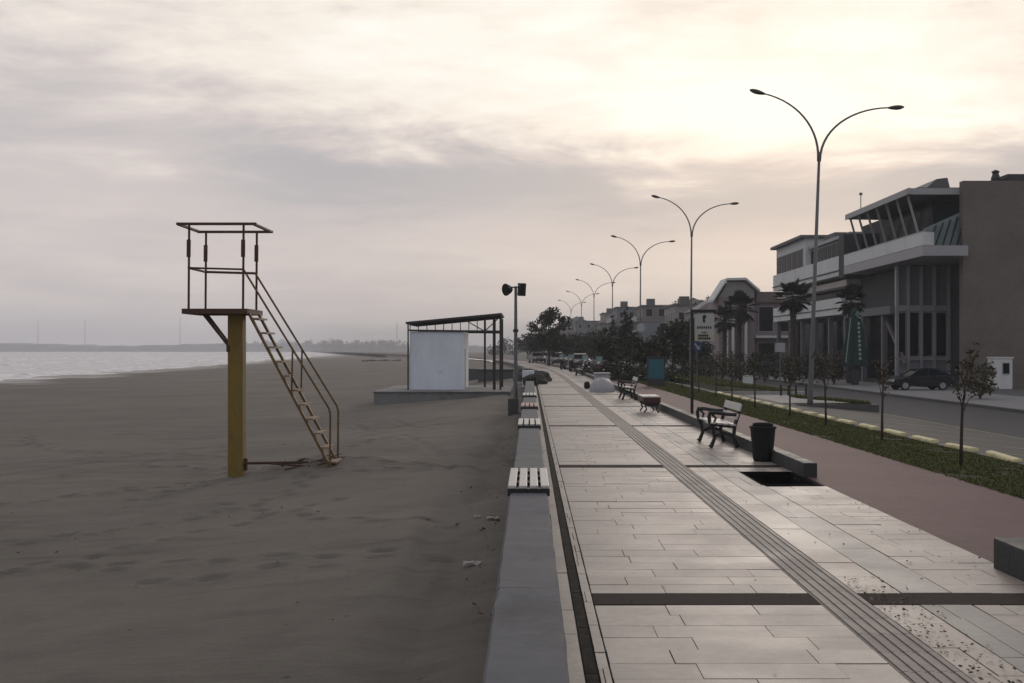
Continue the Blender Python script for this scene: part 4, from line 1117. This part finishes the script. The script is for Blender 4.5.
# recessed window wall facing the camera
gl_ = MB().box(28.95, 34, 90.0 - .3, 90.0 - .05, -1.1, 8.35); gl_.build('front_wall', 'plaster_grey', root)
mx_ = [bx(p_, 89.6) for p_ in (896.5, 907.5, 920.6, 933.8, 948)]
for k in range(4):
    a, c = mx_[k] + .12, mx_[k + 1] - .12
    wn = MB().box(a - .04, c + .04, 89.60, 89.70, 1.15, 4.72).build('window', 'frame', root)
    MB().box(a + .06, c - .06, 89.56, 89.598, 1.25, 4.62).build('pane', 'glass', wn)
    MB().box(a, c, 89.63, 89.70, 5.25, 8.2).build('upper_panel', 'plaster_grey', root)
    MB().box(a, c, 89.62, 89.70, -.4, .85).build('lower_panel', 'bluegrey', root)
for x in mx_: MB().box(x - .11, x + .11, 89.35, 89.69, -1.05, 8.3).build('mullion', 'frame', root)
MB().box(mx_[0], mx_[-1], 89.42, 89.60, 4.74, 5.2).build('transom', 'frame', root)
MB().box(mx_[0], mx_[-1], 89.42, 89.60, .88, 1.12).build('transom', 'frame', root)
# balcony slab, parapets, canopy, raked struts
MB().box(28.0, 31.19, 81.0, 101.5, 8.42, 9.15).box(31.19, 33.95, 82.72, 101.5, 8.42, 9.15).build('balcony_slab', 'frame', root)
pp_ = MB().box(27.98, 28.16, 80.98, 101.4, 9.17, 10.12).box(28.16, 28.75, 80.98, 81.12, 9.17, 10.1).build('parapet', 'plaster_pale', root)
MB().box(27.96, 28.2, 80.96, 101.4, 10.125, 10.19).build('coping', 'frame', pp_)
MB().box(29.6, 33.9, 83.6, 101.4, 9.16, 12.7).build('glazing', 'glass', root)  # glazing; its dark end face also colours in the shade under the canopy
MB().box(28.0, 31.2, 101.5, 103.2, 8.2, 12.1).build('recess_shade_block', 'plaster_dark', root)  # solid dark block, its colour standing in for the shade of a recess
for k in range(5):
    x = 28.75 + k * .52; fr_ = MB().bar((x, 82.2, 9.17), (x + .75, 82.65, 10.75 + k * .2), .09, .10)
    fr_.build('glass_frame', 'dark_metal', root)
MB().prism([(28.6, 9.2), (31.9, 9.2), (31.9, 12.0), (29.6, 10.95), (28.6, 10.5)], 'y', 82.75, 82.8).build('glass_screen', 'glass_green', root)
cn = MB().prism([(27.5, 13.05), (33.9, 12.95), (33.9, 13.3), (27.5, 13.42)], 'y', 82.72, 99.0)
cn.build('canopy', 'plaster_grey', root)
MB().box(27.42, 27.498, 82.35, 99.05, 13.0, 13.45).box(27.42, 31.19, 82.62, 82.70, 13.0, 13.45).build('fascia', 'frame', root)
for yy in (83.4, 85.9, 88.4, 90.9, 93.4, 95.9, 98.3):
    MB().bar((28.75, yy, 9.2), (27.7, yy + .1, 13.06), .10, .16).build('strut', 'strut', root)
MB().box(28.6, 33, 84, 96, 13.46, 13.7).prism([(29.4, 13.7), (31.2, 13.7), (31.0, 14.5), (30.2, 14.4)], 'y', 84.5, 90).build('roof_unit', 'grey_roof', root)
for (x, y, h) in ((34.2, 83.6, 1.1), (38, 83.5, .8)):
    MB().lathe([(.3, -.6), (.35, -.2), (.22, .15), (.3, .3), (.1, .42)], (x, y, 14.5), 10).tube([(x - .6, y, 14.0), (x + 1.2, y, 14.35)], .09, 6).build('aerial', 'dark_metal', root)
MB().tube([(28.2, 97, 13.4), (28.2, 97, 15.0)], .04, 6).lathe([(.14, 0), (.14, .2)], (28.2, 97, 14.9), 8).build('aerial', 'galv', root)
MB().tube([(28.0, 98, 8.4), (28.0, 98, 8.41)], .01, 4)
# long street side with its two white bands
MB().box(28.2, 30.0, 103.2, 132, 8.5, 10.3).build('parapet', 'plaster_pale', root)
MB().box(28.1, 28.19, 103.2, 132, 8.9, 9.0).build('groove_shade_strip', 'plaster_dark', root)  # no groove cut: a raised dark strip paints its shadow line
MB().box(28.7, 30.0, 103.2, 132, 7.55, 8.1).build('slab_edge', 'cream', root)
MB().box(28.25, 30.0, 103.2, 132.1, 4.95, 6.5).build('parapet', 'plaster_pale', root)
MB().box(28.17, 28.245, 103.2, 132.1, 5.5, 5.58).build('groove_shade_strip', 'plaster_dark', root)  # same painted shadow line on the lower band
MB().box(28.4, 30.0, 89.8, 103.15, 4.55, 5.2).build('slab_edge', 'plaster_grey', root)
MB().box(29.5, 30.0, 103.2, 132, 10.3, 12.1).build('upper_wall', 'plaster_dark', root)
for k in range(9):
    y = 103.5 + k * 1.62
    wn = MB().box(29.15, 29.5, y, y + 1.5, 10.32, 12.0).build('window', 'frame', root)
    MB().box(29.11, 29.148, y + .1, y + 1.4, 10.42, 11.9).build('pane', 'glass', wn)
MB().box(28.9, 31, 103.0, 118.2, 12.12, 12.42).build('eave', 'frame', root)
MB().box(28.6, 34, 118.3, 132, 10.3, 13.3).build('upper_block', 'plaster_pale', root)
for k in range(5):
    y = 119 + k * 2.55
    wn = MB().box(28.5, 28.598, y, y + 2.2, 10.32, 12.35).build('window', 'frame', root)
    MB().box(28.46, 28.498, y + .12, y + 2.08, 10.42, 12.25).build('pane', 'glass', wn)
MB().box(28.0, 35, 117.8, 132.6, 13.32, 13.62).build('eave', 'grey_roof', root)
MB().box(30, 32, 112, 116, 12.5, 13.3).build('roof_unit', 'grey_roof', root)
MB().box(29.9, 29.995, 103.4, 131.8, 6.52, 7.5).build('glazing', 'glass', root)
MB().box(29.9, 29.995, 90.2, 131.8, -.7, 4.5).build('glazing', 'glass', root)
for y in (92, 97.5, 103, 108.5, 114, 119.5, 125, 131):
    MB().box(28.5, 28.9, y, y + .4, -1.0, 4.93 if y > 103 else 4.54).build('column', 'plaster_grey', root)
MB().bar((28.8, 92.5, 4.5), (29.3, 88.8, .6), .22).build('raked_column', 'mauve', root)
MB().box(28.3, 36, 84.5, 89.3, -1.05, -.3).build('entrance_step', 'dark_concrete', root)
MB().box(28.35, 34, 84.6, 84.66, .05, .13).box(28.35, 28.41, 84.66, 89, .05, .13).box(28.35, 28.41, 84.6, 84.66, -.3, .05).box(31, 31.06, 84.6, 84.66, -.3, .05).build('hand_rail', 'galv', root)
sheet('forecourt', 'dark_concrete', 27.2, 70, 20, 82, .004, 6)

# guard kiosk
X, Y = bx(1000, 79), 79
root = empty('guard_kiosk', (X, Y, -.8), 'small white guard kiosk with a dark window against the brick wall', 'kiosk')
MB().box(X - .62, X + .62, Y - .6, Y + .6, -1.0, 1.12).build('body', 'plaster_pale', root, bevel=.03)
MB().box(X - .68, X + .68, Y - .66, Y + .66, 1.125, 1.22).build('roof', 'plaster_pale', root)
wn = MB().box(X - .10, X + .42, Y - .64, Y - .602, .02, .84).build('window', 'frame', root)
MB().box(X - .05, X + .37, Y - .65, Y - .642, .08, .78).build('pane', 'glass', wn)

# folded green parasol
X, Y = bx(855, 84), 84
root = empty('folded_parasol', (X, Y, -.875), 'tall folded green parasol with white vertical lettering before the entrance', 'parasol')
MB().tube([(X, Y, -.87), (X, Y, 4.95)], .05, 8).build('pole', 'dark_metal', root)
cn = MB().lathe([(.07, 4.85), (.30, 4.55), (.36, 4.3), (.55, 3.2), (.74, 2.0), (.90, .9), (.95, .55), (.80, .5)], (X, Y, 0), 48, .13, 8).build('canopy', 'green_cloth', root, smooth=False)
mk = MB()
for k in range(9):
    z = 3.55 - k * .32; rr = .36 + (4.3 - z) * .155 + .10
    mk.box(X + .02, X + .17, Y - rr - .06, Y - rr + .0, z, z + .19)
for (dx_, z) in ((-.1, 4.25), (.12, 4.3), (.02, 4.1), (.16, 4.0), (-.02, 4.42)): mk.box(X + dx_, X + dx_ + .12, Y - .52, Y - .47, z, z + .12)
for k in range(16):
    f = k / 15; z = 3.9 - 3.1 * f; rr = .40 + (4.3 - z) * .16; mk.box(X - rr * .86 - .03, X - rr * .86 + .03, Y - rr * .62, Y - rr * .62 + .05, z, z + .2)
mk.build('lettering', 'white_mark', cn)
MB().lathe([(.25, -.87), (.42, -.2), (.46, .25), (.36, .3)], (X, Y, 0), 14).build('base', 'plaster_dark', root)

# ------------------------------------------------------------------ houses further along
def house(label, X0, X1, Y0, Y1, h, wall, roofm, roof='flat', floors=3, nx=3, ny=3, z0=-1.0, name='house', win=(.9, 1.2), balcony=False):
    root = empty(name, (X0, Y0, z0), label, 'house', 'houses along the road')
    MB().box(X0, X1, Y0, Y1, z0 - .2, z0 + h).build('wall', wall, root)
    zt = z0 + h
    if roof == 'flat':
        r_ = MB().box(X0 - .35, X1 + .35, Y0 - .35, Y1 + .35, zt + .002, zt + .28).box(X0 + 1, X0 + 2.6, Y0 + 1, Y0 + 3, zt + .28, zt + 1.6)
    elif roof == 'hip':
        r_ = MB(); c = [(X0 - .5, Y0 - .5, zt), (X1 + .5, Y0 - .5, zt), (X1 + .5, Y1 + .5, zt), (X0 - .5, Y1 + .5, zt)]; m_ = (X0 + X1) / 2
        a, d_ = (m_, Y0 + (X1 - X0) / 2, zt + h * .28), (m_, Y1 - (X1 - X0) / 2, zt + h * .28)
        r_.poly([c[0], c[1], a]).poly([c[1], c[2], d_, a]).poly([c[2], c[3], d_]).poly([c[3], c[0], a, d_]).poly([c[3], c[2], c[1], c[0]])
    else:
        r_ = MB().prism([(X0 - .5, zt), (X1 + .5, zt), ((X0 + X1) / 2, zt + h * .3)], 'y', Y0 - .4, Y1 + .4)
    r_.build('roof', roofm, root)
    fh = h / floors
    for f in range(floors):
        zb = z0 + f * fh + fh * .3
        for k in range(nx):
            x = X0 + (X1 - X0) * (k + .5) / nx
            wn = MB().box(x - win[0] / 2 - .08, x + win[0] / 2 + .08, Y0 - .06, Y0 - .002, zb - .08, zb + win[1] + .08).build('window', 'frame', root)
            MB().box(x - win[0] / 2, x + win[0] / 2, Y0 - .09, Y0 - .062, zb, zb + win[1]).build('pane', 'glass', wn)
        for k in range(ny):
            y = Y0 + (Y1 - Y0) * (k + .5) / ny
            wn = MB().box(X0 - .06, X0 - .002, y - win[0] / 2 - .08, y + win[0] / 2 + .08, zb - .08, zb + win[1] + .08).build('window', 'frame', root)
            MB().box(X0 - .09, X0 - .062, y - win[0] / 2, y + win[0] / 2, zb, zb + win[1]).build('pane', 'glass', wn)
        if balcony and f > 0:
            bl = MB().box(X0 - 1.3, X0 - .1, Y0 + .3, Y1 - .3, zb - fh * .3 - .1, zb - fh * .3 + .05).box(X0 - 1.3, X0 - 1.22, Y0 + .3, Y1 - .3, zb - fh * .3 + .05, zb - fh * .3 + .95)
            bl.build('balcony', 'cream', root)
    return root
# gabled house left of the big building
g0 = bx(716, 150); root = empty('gabled_house', (24.5, 150, -1), 'mauve house with clipped gable and white columns behind the palms', 'house', 'houses along the road')
MB().box(24.9, 29.6, 150, 160, -1.1, 8.6).box(29.6, 36, 151, 162, -1.1, 8.0).build('wall', 'mauve', root)
MB().prism([(24.9, 8.62), (26.0, 10.6), (28.2, 10.65), (29.55, 9.5), (29.55, 8.62)], 'y', 149.9, 154).build('gable_wall', 'house_pale', root)
gr = MB()
for (xa, za), (xb, zb) in (((24.1, 8.1), (25.85, 10.85)), ((25.85, 10.85), (28.35, 10.9)), ((28.35, 10.9), (30.2, 9.3))): gr.prism([(xa, za), (xb, zb), (xb, zb + .3), (xa, za + .3)], 'y', 149.2, 154.5)
gr.build('gable_roof', 'plaster_pale', root)
MB().prism([(29.92, 8.0), (36.4, 8.0), (36.4, 8.5), (34, 9.4), (29.92, 9.4)], 'y', 150.4, 162.5).build('side_roof', 'tile_roof', root)
for x in (25.8, 26.6, 27.4, 28.3): MB().box(x - .16, x + .16, 149.0, 149.35, -1, 5.6).build('column', 'plaster_pale', root)
MB().box(25.3, 28.9, 148.9, 149.99, 5.6, 5.9).build('porch_slab', 'plaster_pale', root)
for (a, c, z1_, z2_, yy) in ((25.6, 26.6, 6.2, 7.9, 150), (27.6, 28.6, 6.2, 7.9, 150), (30.4, 32.2, 4.2, 7.4, 151), (33, 34.5, 4.2, 7.4, 151), (30.3, 32.4, .2, 2.6, 151)):
    wn = MB().box(a - .1, c + .1, yy - .08, yy - .002, z1_ - .1, z2_ + .1).build('window', 'frame', root); MB().box(a, c, yy - .11, yy - .082, z1_, z2_).build('pane', 'glass', wn)
MB().box(29.7, 36, 149.6, 150.99, 3.3, 3.6).build('balcony', 'plaster_pale', root)
house('grey white house just left of the gabled one', 26.0, 33, 175, 190, 8.8, 'house_pale', 'grey_roof', 'hip', 3, 4, 5, balcony=True)
house('pale flat roofed house with dark windows above the notice sign', 25.0, 36, 196, 212, 10.4, 'house_pale', 'grey_roof', 'flat', 3, 5, 5)
house('tan block behind the white round road sign', 23.0, 36, 232, 250, 11.6, 'house_tan', 'grey_roof', 'flat', 4, 5, 5, balcony=True, win=(1.3, 1.5))
house('blue grey block with balconies behind the pointed dark trees', 20.5, 29.5, 268, 286, 12.6, 'house_grey', 'grey_roof', 'flat', 4, 4, 5, balcony=True)
house('tiled roof house peeping over the tan block', 34, 50, 285, 300, 12.6, 'house_pale', 'tile_roof', 'hip', 4, 5, 3)
house('small hip roofed house left of the blue grey block', 18.5, 27, 300, 316, 9.8, 'house_tan', 'tile_roof', 'hip', 3, 4, 4)
house('pale flat house behind the small hip roofed house', 22, 36, 340, 356, 13.6, 'house_pale', 'grey_roof', 'flat', 4, 5, 3)
house('grey apartment block behind the third lamp', 15, 29, 372, 395, 12, 'house_grey', 'grey_roof', 'flat', 4, 5, 4)
house('tan house seen right of the big tree', 11, 24, 420, 445, 12.0, 'house_tan', 'grey_roof', 'hip', 4, 4, 4)
house('farthest grey block above the bend of the promenade', 4, 18, 520, 545, 12, 'house_grey', 'grey_roof', 'flat', 4, 4, 4)

# ------------------------------------------------------------------ larger trees, palms, shrubs
tree(bx(549, 122), 122, 6.7, 4.1, 'big dark leafy tree at the bend of the promenade', mat='leaf_dark', n=3800, size=.17, trunk_f=.22, z=-.2)
FT = [(627, 100, 5.0, 2.9, 'cone', 'leaf_dark', 'pointed dark tree standing left of the pale billboard'), (612, 112, 4.6, 2.2, 'cone', 'leaf_dark', 'slim dark cypress-like tree beside the third lamp'),
      (673, 86, 4.4, 2.7, 'round', 'leaf_dark', 'dark round tree between the billboard and the notice sign'), (684, 92, 4.6, 2.6, 'round', 'leaf_dark', 'dark tree right behind the notice sign post'),
      (640, 118, 3.4, 3.4, 'round', 'leaf_mid', 'low dark tree in front of the tan block'), (660, 125, 3.6, 3.0, 'round', 'leaf_dark', 'dark low tree to the right of the billboard'),
      (598, 135, 3.8, 4.0, 'round', 'leaf_mid', 'round dark tree behind the grey dome'), (584, 150, 3.6, 4.4, 'round', 'leaf_dark', 'broad dark tree left of the fourth lamp'),
      (572, 172, 4.0, 4.4, 'round', 'leaf_dark', 'dark tree under the sixth lamp'), (562, 140, 3.4, 2.6, 'round', 'leaf_dark', 'dark tree close to the right of the big tree'),
      (536, 155, 3.6, 3.0, 'round', 'leaf_dark', 'bushy tree left behind the big tree'), (528, 210, 4.4, 4.5, 'round', 'leaf_dark', 'hazy tree where the promenade disappears'),
      (620, 150, 4.0, 5.0, 'round', 'leaf_dark', 'wide dark tree filling the gap behind the pointed trees'), (700, 118, 3.2, 3.6, 'round', 'leaf_dark', 'low dark tree right of the notice sign post'),
      (605, 92, 2.6, 2.4, 'round', 'leaf_mid', 'small dark bushy tree above the flat grey box'), (650, 80, 2.5, 2.4, 'round', 'leaf_mid', 'small dark tree above the teal board')]
for px, Y, h, wd, shp, mt, lab in FT:
    X = bx(px, Y); tree(X, Y, h + .4, wd, lab, group='trees along the road', mat=mt, n=int(1000 * max(1, wd / 2.6)), size=.15 + Y * .0004, trunk_f=.24 if shp == 'round' else .1, shape=shp)
# trees crowning the roofs of the hillside houses
for px, Y, zt, h, wd, lab in ((704, 222, 7.8, 5.2, 7, 'dark treetop above the pale house roof'), (684, 224, 7.4, 4.8, 8, 'dark treetop above the notice sign'), (660, 264, 7.4, 4.2, 6, 'dark treetop left of the second lamp pole'), (633, 320, 7.2, 5, 9, 'dark treetop behind the blue grey block'), (606, 345, 6, 5, 9, 'dark treetop behind the small hip roofed house')):
    tree(bx(px, Y), Y, zt + h + 1, wd, lab, group='trees behind the houses', mat='leaf_dark', n=1400, size=.3, trunk_f=.4, z=-1)
palm(bx(738, 112), 112, 6.8, 2.15, 'dark fan palm in front of the gabled house')
palm(bx(724, 124), 124, 5.9, 1.9, 'smaller dark palm left of the fan palm at the gabled house')
palm(bx(792, 92), 92, 6.8, 1.9, 'fan palm in front of the white balcony bands')
palm(bx(850, 88), 88, 6.4, 1.6, 'dark palm above the folded green parasol')
SH = [(606, 66, 1.9, 2.2, 'leaf_dark', 'dark hedge bush right behind the grey dome'), (622, 68, 2.0, 2.4, 'leaf_dark', 'dark hedge bush behind the far iron bench'), (638, 67, 1.9, 2.2, 'leaf_dark', 'dark hedge bush left of the teal board'), (592, 78, 2.0, 2.4, 'leaf_dark', 'dark hedge bush right of the dark red scooter'), (672, 72, 1.9, 2.6, 'leaf_dark', 'dark hedge bush right of the teal board'), (722, 98, 2.6, 3.0, 'leaf_olive', 'brownish green shrub right of the notice sign'), (740, 96, 2.4, 2.8, 'leaf_olive', 'olive shrub beneath the fan palm by the gabled house'), (765, 92, 2.9, 2.8, 'leaf_dark', 'tall dark shrub left of the square sign'),
      (790, 88, 2.5, 2.6, 'leaf_olive', 'olive shrub at the foot of the building palm'), (812, 86, 2.4, 2.6, 'leaf_dark', 'dark shrub right behind the tall lamp pole'), (834, 85, 2.7, 2.4, 'leaf_olive', 'olive shrub left of the green parasol'),
      (705, 102, 2.2, 3.0, 'leaf_dark', 'dark shrub behind the blue arrow sign'), (776, 100, 2.4, 3.0, 'leaf_dark', 'dark shrub behind the square sign'), (752, 110, 2.4, 3.2, 'leaf_dark', 'dark shrub before the mauve house wall'),
      (980, 60, 2.3, 2.0, 'leaf_olive', 'straggly olive shrub left of the guard kiosk'), (690, 108, 2.2, 3, 'leaf_dark', 'dark shrub directly behind the notice sign')]
for px, Y, h, wd, mt, lab in SH:
    shrub(bx(px, Y), Y, h, wd, lab, mt, 800, .12, -.9, group='shrubs along the far pavement')
# far-off wood closing the bend
q_c = []
for k in range(70):
    x = -14 + k * 1.6 + random.uniform(-.6, .6); q_c.append(((x, random.uniform(440, 470), random.uniform(.5, 4.0)), random.uniform(2.0, 3.4)))
o = leaves(q_c, 9000, .55, 'leaf_dark', 'far_wood', None); tag(o, 'hazy far-off wood behind the bend of the promenade', 'wood', kind='stuff')

# ------------------------------------------------------------------ far shore, masts, groyne
V = []
b = MB(); n = 150
pr = []
for i in range(n + 1):
    f = i / n; x = -1600 + 1560 * f; Y = 2300
    h = 9 + 9 * abs(math.sin(f * 7)) * (1 - f * .5) + 5 * math.sin(i * .9) * .4 + random.uniform(-.8, .8)
    pr.append((x, h))
for i in range(n):
    (xa, ha), (xc, hc) = pr[i], pr[i + 1]
    b.poly([(xa, 2300, -3), (xc, 2300, -3), (xc, 2330, hc - 2), (xa, 2330, ha - 2)]); b.poly([(xa, 2330, ha - 2), (xc, 2330, hc - 2), (xc, 2600, hc), (xa, 2600, ha)])
struct(b.build('far_shore', 'hill', smooth=False))
q_c = [((random.uniform(-620, -160), random.uniform(2310, 2330), random.uniform(8, 17)), random.uniform(5, 9)) for _ in range(80)]
o = leaves(q_c, 5000, 2.6, 'leaf_dark', 'far_trees', None); tag(o, 'thin far line of trees on the opposite shore', 'wood', kind='stuff')
for px, Y, zt, lab in ((38, 2290, 60, 'faint mast on the far shore at the left edge'), (85, 2290, 62, 'faint mast on the far shore right of the leftmost mast'), (180, 2290, 68, 'faint mast on the far shore left of the lookout'), (397, 2290, 58, 'faint mast on the far shore left of the shed')):
    o = MB().tube([(bx(px, Y), Y, 0), (bx(px, Y), Y, zt)], [.8, .45], 6).build('mast', 'galv', origin=(bx(px, Y), Y, 0)); tag(o, lab, 'mast', 'masts on the far shore')
b = MB()
for k in range(9): x = bx(362, 300) + k * 1.15; b.box(x, x + 1.1, 299.5 + .1 * (k % 2), 301, -2.2, -1.05 + .12 * (k % 3))
tag(b.build('groyne', 'dark_concrete', origin=(-42, 300, -1.6)), 'low dark groyne lying on the far beach left of the shed', 'groyne')

# ------------------------------------------------------------------ air
hm = bpy.data.materials.new('haze_air'); hm.use_nodes = True
hn = NT(hm.node_tree); hm.node_tree.nodes.remove(hm.node_tree.nodes['Principled BSDF'])
pv = hn.new('ShaderNodeVolumePrincipled'); pv.inputs['Color'].default_value = (.86, .88, .93, 1); pv.inputs['Density'].default_value = .00042; pv.inputs['Anisotropy'].default_value = .2
hn.l.new(pv.outputs[0], hm.node_tree.nodes['Material Output'].inputs['Volume'])
o = MB().box(-4950, 3600, -300, 5000, -12, 75).build('haze', hm); o['kind'] = 'stuff'; o['label'] = 'thin pale haze over the beach and the far shore'; o['category'] = 'haze'
